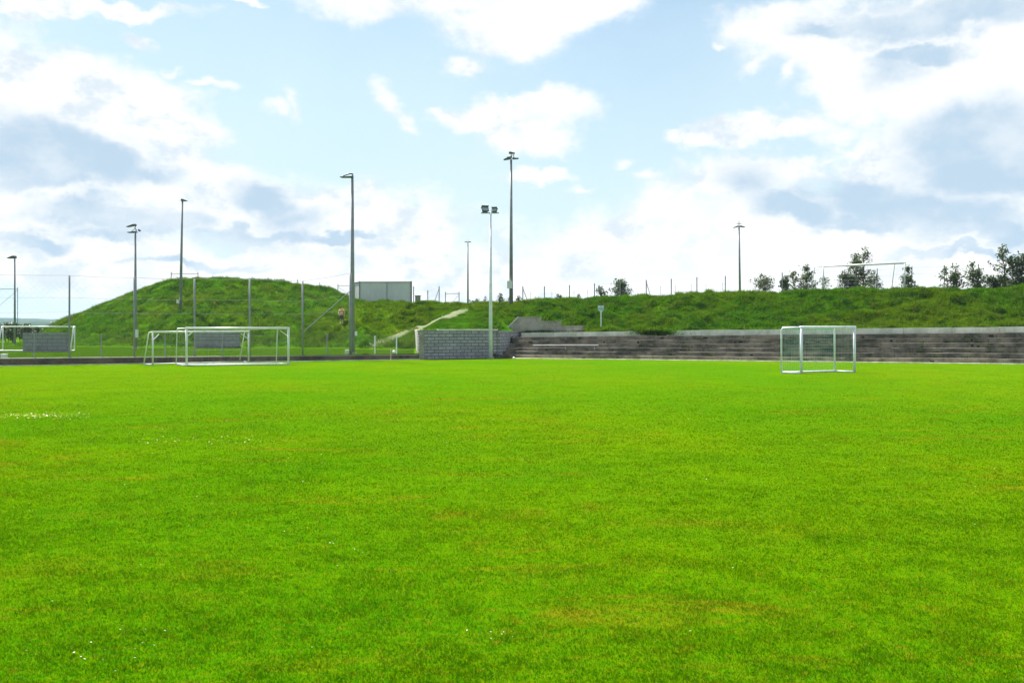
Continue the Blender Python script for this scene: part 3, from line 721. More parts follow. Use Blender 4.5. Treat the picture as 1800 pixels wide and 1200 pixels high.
# twin lamp mast at the corner of the pitch
p = at(862.5, 79.15, 0); root = thing('floodlight', p, 'pale floodlight mast with two round lamps at the pitch corner', 'floodlight', G)
pole(root, p, zpx(374, 79.15), .165, .07, mat_='pale_steel'); z = zpx(374.5, 79.15)
b = MB(); b.box((p.x - .05, p.y, z), (1.4, .12, .07)); b.build('arm', 'steel', root)
for (qx, s_) in ((852.5, 1.0), (869, .82)):
    c_ = at(qx, 79.15, z + .28 * s_); rot = Matrix.Rotation((.35 if qx < 860 else -.45), 3, 'Z') @ Matrix.Rotation(R(-28), 3, 'X')
    def fr(w0, h0, y0, w1, h1, y1):
        return [c_ + rot @ Vector((sx * w, y, sz * h)) * s_ for (w, h, y) in ((w0, h0, y0), (w1, h1, y1)) for (sx, sz) in ((-1, -1), (1, -1), (1, 1), (-1, 1))]
    bx6 = [(3, 2, 1, 0), (4, 5, 6, 7), (0, 1, 5, 4), (1, 2, 6, 5), (2, 3, 7, 6), (3, 0, 4, 7)]
    b = MB(); b.poly(fr(.15, .12, .30, .29, .20, -.08), bx6)
    b.poly([p + rot @ Vector((0, 0, .215)) * s_ for p in fr(.24, .02, .2, .30, .02, -.22)], bx6); hd = b.build('lamp_head', 'dark_steel', root)
    b = MB(); b.poly(fr(.25, .16, -.081, .25, .16, -.10), bx6); b.build('lamp_glass', 'lamp_glass', hd)
    b = MB(); b.box((c_.x, c_.y, z + .06), (.34 * s_, .1, .05)); b.box((c_.x - .19 * s_, c_.y, z + .17), (.03, .06, .24)); b.box((c_.x + .19 * s_, c_.y, z + .17), (.03, .06, .24)); b.build('yoke', 'steel', root)
# tall mast with four heads
p = at(898.5, 97, H(898, 97) - .1); root = thing('floodlight', p, 'tallest floodlight mast, four heads, standing on the grass bank', 'floodlight', G)
pole(root, p, zpx(281, 97), .19, .10)
b = MB(); z = zpx(281, 97); b.tube([(p.x, p.y, z - .05), (p.x, p.y, z + .38), (p.x + .26, p.y, z + .5), (p.x + .24, p.y, z + .1)], .05)
b.tube([(p.x, p.y, z + .35), (p.x, p.y, z + .62)], .04); b.build('bracket', 'steel', root)
luminaire(root, (p.x - .05, p.y - .1, zpx(280, 97)), math.pi, .68, .20, .5, R(-8)); luminaire(root, (p.x + .1, p.y + .5, zpx(275.6, 97)), math.pi, .50, .09, .4)
luminaire(root, (p.x - .22, p.y, zpx(270, 97)), 0, .58, .14, .5); luminaire(root, (p.x + .1, p.y, zpx(280, 97)), 0, .62, .11, .45, R(5))
b = post_box(root, at(896, 97, zpx(500.5, 97)), (.50, .22, .72), dy=-.25); b.build('switch_box', 'pale_plastic', root)
# right T mast
p = at(1301, 110, H(1301, 110) - .1); root = thing('floodlight', p, 'floodlight mast with a T shaped top alone above the right bank', 'floodlight', G)
pole(root, p, zpx(397, 110), .135, .075, lean=-.12); z = zpx(398.5, 110); x = p.x - .12
luminaire(root, (x - .05, p.y, z), math.pi, .58, .12, .4, R(-12)); luminaire(root, (x + .05, p.y, z), 0, .58, .12, .4, R(-6))
b = MB(); b.tube([(x, p.y, z - .1), (x, p.y, z + .62)], .035); b.box((x, p.y, z + .32), (.5, .1, .05)); b.build('finial', 'steel', root)

# ------------------------------------------------------------------ goals
def net(P00, P10, P11, P01, cell, r, sag=0):
    """rectangle of netting between four corners as thin square threads"""
    b = MB(); P00, P10, P11, P01 = map(Vector, (P00, P10, P11, P01))
    nu = max(2, int((P10 - P00).length / cell)); nv_ = max(2, int((P01 - P00).length / cell))
    def pt(u, v):
        p = P00 * (1 - u) * (1 - v) + P10 * u * (1 - v) + P11 * u * v + P01 * (1 - u) * v
        return p - Vector((0, 0, sag * 4 * u * (1 - u) * (1 if v > .5 else 2 * v)))
    for i in range(nu + 1): b.tube([pt(i / nu, j / 4) for j in range(5)], r, 3, False)
    for j in range(nv_ + 1): b.tube([pt(i / 6, j / nv_) for i in range(7)], r, 3, False)
    return b
def goal(A, B, h, back, top_d, bot_d, label, rp=.06, rb=.035, netm='pale_net', netr=.006, ground=True, brace=True, z0=None, frontbar=False, backh=None, paint='white_paint', cell=.16):
    A = Vector(A); B = Vector(B); back = Vector(back).normalized(); up = Vector((0, 0, h))
    root = thing('football_goal', (A + B) / 2, label, 'goal', 'portable football goals')
    for p in (A, B):
        b = MB(); b.tube([p, p + up], rp, 10); b.build('post', paint, root, smooth=True)
    b = MB(); d = (B - A).normalized(); b.tube([A + up - d * rp, B + up + d * rp], rp, 10); b.build('crossbar', paint, root, smooth=True)
    bh = Vector((0, 0, backh if backh else h)) - Vector((0, 0, .02))
    for p in (A, B):
        b = MB(); b.tube([p + up, p + back * top_d + bh, p + back * (top_d + .08) + bh - Vector((0, 0, .12)), p + back * bot_d + Vector((0, 0, .04))], rb, 8); b.build('stanchion', paint, root, smooth=True)
        b = MB(); b.tube([p + Vector((0, 0, .04)), p + back * bot_d + Vector((0, 0, .04))], rb, 8); b.build('side_bar', paint, root, smooth=True)
    b = MB(); b.tube([A + back * bot_d + Vector((0, 0, .05)), B + back * bot_d + Vector((0, 0, .05))], rb, 8); b.build('ground_bar', paint, root, smooth=True)
    if frontbar:
        b = MB(); b.tube([A - d * .35 - back * .2 + Vector((0, 0, .05)), B - back * .2 + Vector((0, 0, .05))], .05, 8); b.build('ground_bar', paint, root, smooth=True)
    if brace:
        for p, s_ in ((A, 1), (B, -1)):
            b = MB(); b.tube([p + Vector((0, 0, h - .55)), p + d * s_ * .5 + back * .1 + Vector((0, 0, h - .15))], .03, 6); b.build('corner_brace', paint, root)
    if netm:
        b = net(A + back * bot_d + Vector((0, 0, .06)), B + back * bot_d + Vector((0, 0, .06)), B + back * top_d + bh, A + back * top_d + bh, cell, netr)
        for p in (A, B):
            n2 = net(p + Vector((0, 0, .06)), p + back * bot_d + Vector((0, 0, .06)), p + back * top_d + bh, p + up, cell, netr); b.poly(n2.v, n2.f)
        n2 = net(A + up, B + up, B + back * top_d + bh, A + back * top_d + bh, cell, netr, .12); b.poly(n2.v, n2.f)
        b.build('net', netm, root)
    return root
goal(at(328, 65.2, 0), at(507, 67.4, 0), 2.42, (-.75, .9, 0), 1.5, 1.75, 'nearer white goal of the overlapping pair on the left, taller crossbar', rp=.075, frontbar=True, netm='pale_net', netr=.0014, cell=.4)
goal(at(268.5, 66.3, 0), at(437, 71.2, 0), 2.18, (-.8, .5, 0), .35, .9, 'lower white goal standing behind and left of the taller goal', rp=.055, netm='pale_net', netr=.0014, cell=.4)
goal(at(1408.5, 54.6, 0), at(1502, 56.2, 0), 2.50, (-.85, .52, 0), 1.0, 1.08, 'white and green netted goal alone on the right of the pitch', rp=.075, rb=.05, netm='green_net', netr=.0035, brace=False, paint='pale_steel', cell=.16)
goal(at(5, 86.5, .45), at(131, 86.5, .45), 2.05, (.25, -1, 0), .4, 2.0, 'white goal on the second pitch at far left, seen from behind', rp=.055, rb=.06, netm=None, brace=False)
za = zpx(514.6, 93); goal(at(1447, 93, za - .2), at(1590, 88.4, za - .2), 2.64, (-.6, .8, 0), .9, 1.3, 'white goal standing on top of the grass bank among young trees', rp=.075, netm='pale_net', netr=.003, cell=.3, brace=False)

# ------------------------------------------------------------------ practice walls
root = thing('practice_wall', at(80, 82.3, .4), 'grey block practice wall standing before the far left goal', 'wall')
A = at(40, 82.3, .3); B_ = at(121, 82.3, .3); b = MB(); wallbox(b, A, B_, .2, .3, 2.0, 2.0); b.build('wall', 'panel_block', root)
root = thing('practice_wall', at(380, 96.5, .45), 'bluish grey practice wall seen through the two left goals', 'wall')
zz = H(380, 94.8); A = at(341, 94.8, zz); B_ = at(421, 94.8, zz); b = MB(); wallbox(b, A, B_, .2, zz - .2, zpx(584, 94.8), zpx(584, 94.8)); b.build('wall', 'panel_block', root)

# ------------------------------------------------------------------ ball stop fence
def fence_piece(px, s_=.8):
    Y = float(yedge(px)) + s_; return at(px, Y, 0)
root = thing('ball_stop_fence', fence_piece(350) + Vector((0, 0, .4)), 'high wire ball stop fence on slim grey posts along the left edge', 'fence')
tall = [(-115, 480), (7 - 240, 478), (122, 484), (236, 488), (342, 490), (439, 491), (532, 494), (616, 480)]
tall = [(-235, 476), (-115, 480), (5 - 1e-9, 482), (122, 484), (236, 488), (342, 490), (439, 491), (532, 494), (616, 480)]
tp = []
for (px, ty) in tall:
    if abs(px - 5) < 1: continue
    p = fence_piece(px); zt = zpx(ty, p.y); tp.append((px, p, zt))
    b = MB(); b.tube([(p.x, p.y, .35), (p.x, p.y, zt)], .065 if px < 600 else .10, 8); b.build('post', 'steel', root, smooth=True)
for px in (60, 178, 290, 391, 487, 575, 659, 697):
    p = fence_piece(px); b = MB(); b.tube([(p.x, p.y, .35), (p.x, p.y, zpx(586 if px < 640 else 590, p.y))], .045, 8); b.build('post', 'steel' if px < 640 else 'pale_steel', root)
pA = fence_piece(605); pB = fence_piece(530)
b = MB(); b.tube([at(618, pA.y, zpx(509, pA.y)), (pB.x, pB.y, zpx(586, pB.y))], .035, 6); b.build('brace', 'steel', root)
for lv in (0, .27, .45):
    for (i, (px, p, zt)) in enumerate(tp[:-1]):
        q_, zq = tp[i + 1][1], tp[i + 1][2]
        za_ = zt - lv * (zt - .5); zb_ = zq - lv * (zq - .5)
        mid = (p + q_) / 2; b = MB(); b.tube([(p.x, p.y, za_), (mid.x, mid.y, (za_ + zb_) / 2 - .05), (q_.x, q_.y, zb_)], .007 if lv else .011, 3, False); b.build('wire', 'wire', root)
def mesh_panel(A, B, z0, z1, cell, r, top=None):
    b = MB(); L_ = (B - A).length; hgt = z1 - z0; d = (B - A).normalized(); k = int((L_ + hgt) / cell)
    for i in range(k):
        for s_ in (1, -1):
            u0 = i * cell - (hgt if s_ == 1 else 0); u1 = u0 + hgt * s_
            pts = []
            lo, hi = (u0, u1)
            t0, t1 = 0., 1.
            for bound in (0, L_):
                if (lo - bound) * (hi - bound) < 0:
                    t = (bound - lo) / (hi - lo)
                    if (bound == 0) == (s_ == 1): t0 = max(t0, t)
                    else: t1 = min(t1, t)
            if max(lo, hi) <= 0 or min(lo, hi) >= L_ or t1 <= t0: continue
            Pq = lambda t: Vector((A.x, A.y, z0)) + d * (lo + (hi - lo) * t) + Vector((0, 0, hgt * t))
            b.tube([Pq(t0), Pq(t1)], r, 3, False)
    return b
A = fence_piece(-115); B_ = fence_piece(616)
mesh_panel(A, B_, .45, 2.0, .18, .0025).build('chain_link', 'wire', root)
mesh_panel(A, B_, 2.0, 5.5, .40, .002).build('ball_netting', 'wire', root)
A = fence_piece(616); B_ = fence_piece(735); mesh_panel(A, B_, .42, 1.9, .2, .003).build('chain_link', 'wire', root)

# ------------------------------------------------------------------ fence on the plateau and frames
root = thing('plateau_fence', at(1150, 101, 5.2), 'sparse post and wire fence running along the top of the bank', 'fence')
posts = [(772, 503, 1), (752, 510, 0), (727, 503, 0), (919, 503, 1), (957, 503, 0), (1001, 501, 0), (1045, 498, 0), (1090, 495, 0), (1136, 492, 1), (1180, 490, 0), (1225, 487, 0), (1275, 485, 0), (1375, 479, 0), (1427, 477, 0), (1485, 474, 0), (1542, 472, 0), (1603, 468, 0), (1660, 466, 0), (1720, 464, 0)]
pp = []
for (px, ty, br) in sorted(posts):
    Y = 104.0 if px > 850 else 108.0
    p = at(px, Y, H(px, Y) - .2); zt = zpx(ty, Y); pp.append(Vector((p.x, Y, zt)))
    b = MB(); b.tube([p, (p.x, Y, zt)], .05, 6); b.build('post', 'steel', root)
    if br:
        dx = -12 if px < 800 else 12
        b = MB(); b.tube([(p.x, Y, zt - .2), at(px + dx, Y, p.z)], .035, 5); b.build('brace', 'steel', root)
for i in range(len(pp) - 1):
    if pp[i + 1].x - pp[i].x > 7: continue
    for dz in (.15, .8, 1.45):
        b = MB(); b.tube([pp[i] - Vector((0, 0, dz)), pp[i + 1] - Vector((0, 0, dz))], .006, 3, False); b.build('wire', 'wire', root)
root = thing('far_fence', at(1150, 135, 5.2), 'fainter second row of thin fence posts beyond the bank top', 'fence')
for (px, ty) in ((933, 513), (970, 512), (1009, 511), (1033, 509), (1110, 505), (1161, 503), (1187, 501), (1215, 500), (1241, 499), (1270, 497)):
    Y = 132; p = at(px, Y, H(px, Y) - .2); b = MB(); b.tube([p, (p.x, Y, zpx(ty, Y))], .035, 5); b.build('post', 'pale_steel', root)
def frame(x0, x1, ytop, ybot, Y, label, diag=1, rz=.035):
    zb = zpx(ybot, Y); root = thing('fence_frame', at((x0 + x1) / 2, Y, zb), label, 'gate frame', 'tubular frames in the far fences')
    for x in (x0, x1): b = MB(); b.tube([at(x, Y, zb), at(x, Y, zpx(ytop - 3, Y))], rz + .01, 6); b.build('post', 'steel', root)
    b = MB(); b.tube([at(x0, Y, zpx(ytop, Y)), at(x1, Y, zpx(ytop, Y))], rz, 6); b.build('top_bar', 'steel', root)
    if diag:
        b = MB(); d0, d1 = (x0, x1) if diag > 0 else (x1, x0); b.tube([at(d0, Y, zb), at(d1, Y, zpx(ytop + 2, Y))], rz * .6, 5); b.build('brace', 'steel', root)
frame(-60, 31, 508, 588, 125, 'tall braced pipe frame at the far left edge against the sky', 1)
frame(301, 348, 481, 500, 119, 'low pipe frame poking over the mound top beside the leaning mast', -1)
frame(594, 640, 502, 535, 119, 'braced pipe frame between the mound and the container', -1)
frame(783, 807, 516, 545, 112, 'small braced gate frame right of the container', 1)
root = thing('mound_fence', at(480, 121, 7), 'row of short fence posts showing behind the mound crest', 'fence')
for (px, ty) in ((399, 484), (443, 486), (483, 489), (523, 491), (562, 496), (577, 506)):
    Y = 121; b = MB(); b.tube([at(px, Y, H(px, Y) - .2), at(px, Y, zpx(ty, Y))], .045, 6); b.build('post', 'steel', root)

# ------------------------------------------------------------------ container
Yc = 117.0; zb = zpx(536, Yc); zt = zpx(494.5, Yc)
x0 = (632 - 900) / F * Yc; x1 = (723 - 900) / F * Yc
root = thing('shipping_container', ((x0 + x1) / 2, Yc + 1.2, zb), 'pale grey steel container on top of the bank left of centre', 'container')
rzc = R(0); ln = x1 - x0
# left end is turned a little towards the viewer, so the container is skewed round
e = at(622.5, Yc + 2.4, 0)
A = Vector((x0, Yc, 0)); B_ = Vector((x1, Yc, 0)); D = Vector((e.x - x0, 2.4, 0))
b = MB()
nc_ = 60
def corr(P, Q, k, amp, nrm, z0, z1):
    V = []; Fs = []
    for i in range(k * 4 + 1):
        f = i / (k * 4); ph = i % 4; off = amp if ph in (1, 2) else 0
        p = P.lerp(Q, f) + nrm * off; V += [(p.x, p.y, z0), (p.x, p.y, z1)]
    for i in range(k * 4): Fs.append((2 * i, 2 * i + 2, 2 * i + 3, 2 * i + 1))
    return V, Fs
for (P, Q, k, nrm) in ((A, B_, 22, Vector((0, 1, 0))), (A + D, A, 9, Vector((1, 0, 0))), (B_ + D, A + D, 22, Vector((0, -1, 0))), (B_, B_ + D, 9, Vector((-1, 0, 0)))):
    V, Fs = corr(P, Q, k, .012, nrm, zb + .1, zt - .1); b.poly(V, Fs)
b.build('side_panels', 'container_paint', root)
b = MB(); rp_ = [A, B_, B_ + D, A + D]
b.poly([(p.x, p.y, zt - .02) for p in rp_] + [(p.x, p.y, zt - .08) for p in rp_], [(0, 1, 2, 3), (7, 6, 5, 4), (0, 4, 5, 1), (1, 5, 6, 2), (2, 6, 7, 3), (3, 7, 4, 0)]); b.build('roof', 'container_paint', root)
for i in range(4):
    p = rp_[i]; b = MB(); b.box((p.x, p.y, (zb + zt) / 2), (.14, .14, zt - zb + .04)); b.build('corner_post', 'dark_steel' if i in (1,) else 'steel', root)
    for z in (zb + .05, zt - .06):
        q_ = rp_[(i + 1) % 4]; b = MB(); b.tube([(p.x, p.y, z), (q_.x, q_.y, z)], .07, 4); b.build('rail', 'dark_steel' if z > zb + 1 else 'steel', root)
b = MB(); b.box((A.lerp(B_, .53).x, Yc - .02, (zb + zt) / 2), (.07, .05, zt - zb - .2)); b.build('seam', 'steel', root)
b = MB(); b.box((x1 - .35, Yc - .3, zb + .05), (.5, .3, .35)); tag(b.build('step_block', 'pale_plastic', root))
# cabinet
p = at(734.5, 112, 0); zb = H(734, 112) - .1; root = thing('utility_cabinet', (p.x, p.y, zb), 'narrow grey utility cabinet standing right of the container', 'cabinet')
zt = zpx(520.5, 112); b = MB(); b.box((p.x, p.y, (zb + zt) / 2), (.56, .5, zt - zb)); b.build('body', 'cabinet', root, bevel=.02)
b = MB(); b.box((p.x, p.y, zt + .04), (.64, .58, .07)); b.build('lid', 'dark_steel', root)
b = MB(); b.box((p.x + .03, p.y - .262, (zb + zt) / 2 + .05), (.34, .02, (zt - zb) * .7)); dr = b.build('door', 'steel', root); b = MB(); b.box((p.x + .15, p.y - .285, (zb + zt) / 2 + .05), (.03, .03, .14)); b.build('handle', 'dark_steel', dr)

# handrail at the path
root = thing('handrail', at(788, 88, H(788, 88)), 'small pale tubular handrail beside the worn path above the block wall', 'handrail')
Ya = 89.0
b = MB(); b.tube([at(777, Ya, H(777, Ya) - .1), at(777.5, Ya, zpx(554, Ya))], .05, 8); b.build('post', 'cream_cloth', root)
b = MB(); b.tube([at(799, Ya, H(799, Ya) - .1), at(799, Ya, zpx(561, Ya))], .035, 8); b.build('post', 'pale_steel', root)
b = MB(); b.tube([at(777.5, Ya, zpx(555.5, Ya)), at(786, Ya, zpx(557, Ya)), at(796, Ya, zpx(560, Ya)), at(799, Ya, zpx(563, Ya))], .03, 6); b.tube([at(799, Ya, zpx(561, Ya)), at(804, Ya, zpx(558, Ya))], .025, 6); b.build('rail', 'pale_steel', root)

# sign on the bank
Ys = 84.6; ps = at(1056.5, Ys, 0); zs = HX(ps.x, Ys)
root = thing('sign', (ps.x, Ys, zs), 'small pale blue sign on a white post on the right bank', 'sign')
b = MB(); b.box((ps.x, Ys, (zs - .2 + zpx(538, Ys)) / 2), (.09, .07, zpx(538, Ys) - zs + .2)); b.build('post', 'white_paint', root)
m, n = mat('sign_face'); fin_mat(n, (.25, .42, .46), .5); M['sign_face'] = m
b = MB()
b.box((ps.x - .01, Ys - .06, zpx(541, Ys)), (.52, .03, .38)); bd = b.build('board', 'sign_face', root, bevel=.01)
for dx in (-.14, .13): b = MB(); b.box((ps.x + dx, Ys - .08, zpx(539, Ys)), (.15, .012, .13)); b.build('white_patch', 'white_paint', bd)
b = MB(); b.tube([(ps.x - .17, Ys - .05, zpx(545, Ys)), (ps.x, Ys - .05, zpx(548.5, Ys)), (ps.x + .17, Ys - .05, zpx(545, Ys))], .03, 5); b.build('bracket', 'pale_steel', root)

# small things along the edges
def white_box(px, y0, y1, wpx, Y, label):
    p = at(px, Y, zpx(y1, Y)); w_ = wpx * Y / F; h_ = (y1 - y0) * Y / F
    root = thing('box', p, label, 'box', 'pale boxes on the low wall'); b = MB(); b.box((p.x, p.y, p.z + h_ / 2), (w_, w_, h_)); b.build('body', 'pale_plastic', root, bevel=.02)
    b = MB(); b.box((p.x, p.y, p.z + h_ + .015), (w_ + .05, w_ + .05, .03)); b.build('lid', 'white_paint', root)
white_box(7.5, 622.5, 630, 9, 65.9, 'white plastic box on the low wall at the far left edge')
white_box(611, 615.5, 624, 8, 76.4, 'pale box on the low wall at the foot of the tall mast')
def ball(px, y, Y, r, label):
    p = at(px, Y, zpx(y, Y)); rt = Matrix.Rotation(.4, 3, 'X'); b = MB()
    b.lathe(p, [(max(.001, r * math.sin(math.pi * i / 12)), -r * math.cos(math.pi * i / 12)) for i in range(13)], 18, rt)
    o = b.build('ball', 'white_paint', None, smooth=True); tag(o, label, 'ball', 'white footballs')
    # darker panels, slightly proud of the surface
    return o
ball(692.5, 618.5, float(yedge(692)) + .46, .13, 'white football resting on the low wall beside a thin pinkish stake')
ball(903.5, 629.5, 78.9, .115, 'white football on the grass at the foot of the terrace')
p = at(687, float(yedge(687)) - .15, 0); b = MB(); b.tube([(p.x, p.y, -.05), (p.x, p.y, zpx(613, p.y))], .035, 8); b.tube([(p.x, p.y, -.02), (p.x, p.y, .03)], .11, 10)
tag(b.build('stake', 'rust_paint'), 'short pinkish stake in front of the low wall', 'stake')

# ------------------------------------------------------------------ trees and shrubs
def tree(px, Y, top, wpx, dens_, label, name='young_tree', leaf='leaf', zb=None, size=.13, group='young trees on top of the bank', stems=1, narrow=1.0):
    zb = H(px, Y) - .1 if zb is None else zb; zt = zpx(top, Y); h = max(.4, zt - zb); w_ = wpx * Y / F / 2 * 1.35; base = at(px, Y, zb)
    rr = random.Random(int(abs(px) * 13 + top)); root = thing(name, base, label, 'tree' if name.endswith('tree') else 'shrub', group)
    tb = MB(); limbs = []
    for s_ in range(stems):
        ox = rr.uniform(-.5, .5) * w_ * (stems > 1); hs = h * (1 if s_ == 0 else rr.uniform(.7, .95))
        pts = [base + Vector((ox * .4 * (i / 5) + ox * .6 + rr.gauss(0, .02) * h * .3 * (i > 0), rr.gauss(0, .02) * h * (i > 0), hs * .97 * i / 5)) for i in range(6)]
        tb.tube(pts, [max(.012, .022 * h * (1 - i / 5.5)) for i in range(6)], 6)
        for k in range(int(9 + h * 3)):
            f = rr.uniform(.14, .96); i0 = min(4, int(f * 5)); p = pts[i0].lerp(pts[i0 + 1], f * 5 - i0)
            wd = w_ * (math.sin(math.pi * min(1, .22 + f * .8)) ** .8) * rr.uniform(.45, 1.1) * narrow / (1 if stems == 1 else 1.5)
            a_ = rr.uniform(0, 2 * math.pi); q_ = p + Vector((math.cos(a_) * wd, math.sin(a_) * wd, rr.uniform(.25, .7) * wd + .04 * h))
            if q_.z > zb + h: q_.z = zb + h - rr.random() * .1
            tb.tube([p, p.lerp(q_, .5) + Vector((0, 0, .03 * h)), q_], [.009 * h, .006 * h, .003 * h], 4, False); limbs.append((p, q_))
        limbs.append((pts[4], pts[5]))
    tb.build('trunk', 'bark', root)
    r_ = np.random.default_rng(int(abs(px))); nl = int(dens_ * w_ * h * 3.2); nl = max(nl, 60)
    idx = r_.integers(0, len(limbs), nl); f = r_.random(nl) ** .6
    Pa = np.array([tuple(l[0]) for l in limbs])[idx]; Pb = np.array([tuple(l[1]) for l in limbs])[idx]
    cidx = np.floor(f * 4) / 4 + .12
    Cc = Pa + (Pb - Pa) * cidx[:, None] + r_.normal(0, 1, (nl, 3)) * (.05 + .05 * w_) ; Cc[:, 2] = np.clip(Cc[:, 2], zb + .02, zb + h * 1.02)
    n1 = r_.normal(0, 1, (nl, 3)); n1 /= np.linalg.norm(n1, axis=1)[:, None]; t1 = np.cross(n1, r_.normal(0, 1, (nl, 3))); t1 /= np.linalg.norm(t1, axis=1)[:, None]; t2 = np.cross(n1, t1)
    s_ = size * .8 * (.5 + r_.random(nl))[:, None]
    Q = np.stack([Cc - t1 * s_, Cc - t2 * s_ * .55, Cc + t1 * s_, Cc + t2 * s_ * .55], 1).reshape(-1, 3) - np.array(tuple(base))
    o = tri_mesh('crown', Q, leaf, 4); o.parent = root
    return root
tree(828, 112, 527, 14, 120, 'tiny spiky shrub just right of the distant slim mast', 'shrub', 'dark_leaf', size=.08, stems=3)
tree(839, 112, 525, 13, 120, 'tiny spiky shrub just left of the white twin mast', 'shrub', 'dark_leaf', size=.08, stems=3)
tree(853, 112, 521, 10, 90, 'thin small shrub half behind the white twin mast', 'shrub', 'leaf', size=.08, stems=2)
tree(876, 108, 515, 18, 75, 'spiky sapling midway between the white mast and the tallest mast', 'shrub', 'dark_leaf', size=.10, stems=3)
tree(893, 112, 521, 10, 60, 'faint low sapling at the foot of the tallest mast', 'shrub', 'leaf', size=.08, stems=2)
tree(911, 108, 520, 18, 90, 'small dark shrub just right of the tallest mast', 'shrub', 'dark_leaf', size=.10, stems=3)
tree(984, 106, 516, 16, 120, 'small rounded shrub above the wing wall', 'shrub', 'dark_leaf', size=.09, stems=2)
tree(1015, 106, 517, 13, 120, 'low shrub tuft just right of the one above the wing wall', 'shrub', 'dark_leaf', size=.08, stems=2)
tree(1060, 106, 503, 24, 75, 'small bush directly above the blue sign', 'shrub', 'dark_leaf', size=.12, stems=2)
tree(1098, 106, 491, 52, 60, 'wide round bush on the bank crest right of the blue sign', 'young_tree', 'dark_leaf', size=.13, stems=4)
tree(1333, 106, 480, 50, 45, 'loose leafy young tree just right of the T shaped mast', stems=4, size=.12)
tree(1382, 106, 484, 24, 110, 'dense narrow dark young tree left of the bank top goal', leaf='dark_leaf', size=.12, stems=2)
tree(1408, 107, 466, 48, 65, 'pointed young tree left of the bank top goal', size=.13, stems=3)
tree(1441, 108, 484, 34, 26, 'sparse thin young tree behind the left post of the bank top goal', size=.12, stems=3)
tree(1486, 104, 478, 44, 110, 'dense low tree at the left foot of the tallest young tree', leaf='dark_leaf', stems=4, size=.12)
tree(1511, 106, 431, 50, 38, 'tallest sparse young tree rising above the bank top goal crossbar', size=.14, stems=3)
tree(1536, 107, 474, 34, 45, 'sparse young tree right of the tallest one inside the bank top goal', size=.12, stems=3)
tree(1597, 104, 467, 32, 70, 'conical young tree behind the right post of the bank top goal', size=.13, stems=2)
tree(1674, 100, 464, 46, 45, 'rounded young tree standing alone right of the bank top goal', size=.14, stems=4)
tree(1724, 100, 461, 48, 55, 'airy upright young tree between the rounded tree and the big dark tree', size=.13, stems=4)
tree(1783, 96, 430, 66, 48, 'large dark tree at the right end of the bank', 'tree', 'dark_leaf', size=.15, stems=4)
tree(1816, 97, 398, 56, 42, 'tallest dark tree cut by the right edge of the picture', 'tree', 'dark_leaf', size=.15, stems=3)
tree(1755, 97, 484, 50, 150, 'dark low bush in front of the large dark tree', 'shrub', 'dark_leaf', size=.12, stems=5)
tree(1795, 95, 488, 60, 150, 'dark low bush at the right edge under the tallest dark tree', 'shrub', 'dark_leaf', size=.12, stems=5)
lab = ['dark bush at the far left edge behind the second pitch', 'round dark bush behind the left post of the far left goal', 'low dark bush behind the far left goal left of centre',
       'dark bush behind the middle of the far left goal', 'dark bush behind the far left goal just left of the mound foot', 'dark shrub tucked against the foot of the mound']
for i, (px, top, wd) in enumerate(((-12, 572, 50), (18, 566, 46), (42, 570, 40), (66, 574, 40), (88, 567, 34), (106, 572, 26))):
    tree(px, 128 + i * 2, top, wd, 60, lab[i], 'shrub', 'dark_leaf', zb=.4, size=.17, stems=5, group='dark bushes behind the second pitch')
# weeds growing over the parapet
for (px, y0, wd, l_) in ((1150, 576, 62, 'weeds growing over the parapet right of the wing wall'), (1708, 573, 14, 'weed clump over the parapet below the big trees'), (1765, 573, 10, 'narrow weed clump over the parapet near the right edge')):
    Y = float(yedge(px)) + 4.7; b = None
    k = int(wd * 30); X = (px + rng.normal(0, wd * .25, k) - 900) / F * Y; sY = Y - rng.random(k) * .25; ztop = zpx(y0 + 4, Y); zz = ztop - .38 * rng.random(k)
    Pw = np.stack([X, sY - (X - X.mean()) * .357, zz], -1)
    tag(tri_mesh('weeds', blades(Pw, .16, .07, 1.2), 'meadow_blades'), l_, 'weeds', 'weed clumps on the parapet')
# dark bush by the return of the block wall
tree(893, 83.0, 592, 24, 60, 'dark weedy bush in the corner between block wall and terrace', 'shrub', 'dark_leaf', zb=1.0, size=.10, stems=4, group='weedy bushes near the block wall')
tree(872, 80.35, 620, 16, 100, 'small dark weed bush at the foot of the white twin mast', 'shrub', 'dark_leaf', zb=0, size=.07, stems=4, group='weedy bushes near the block wall')

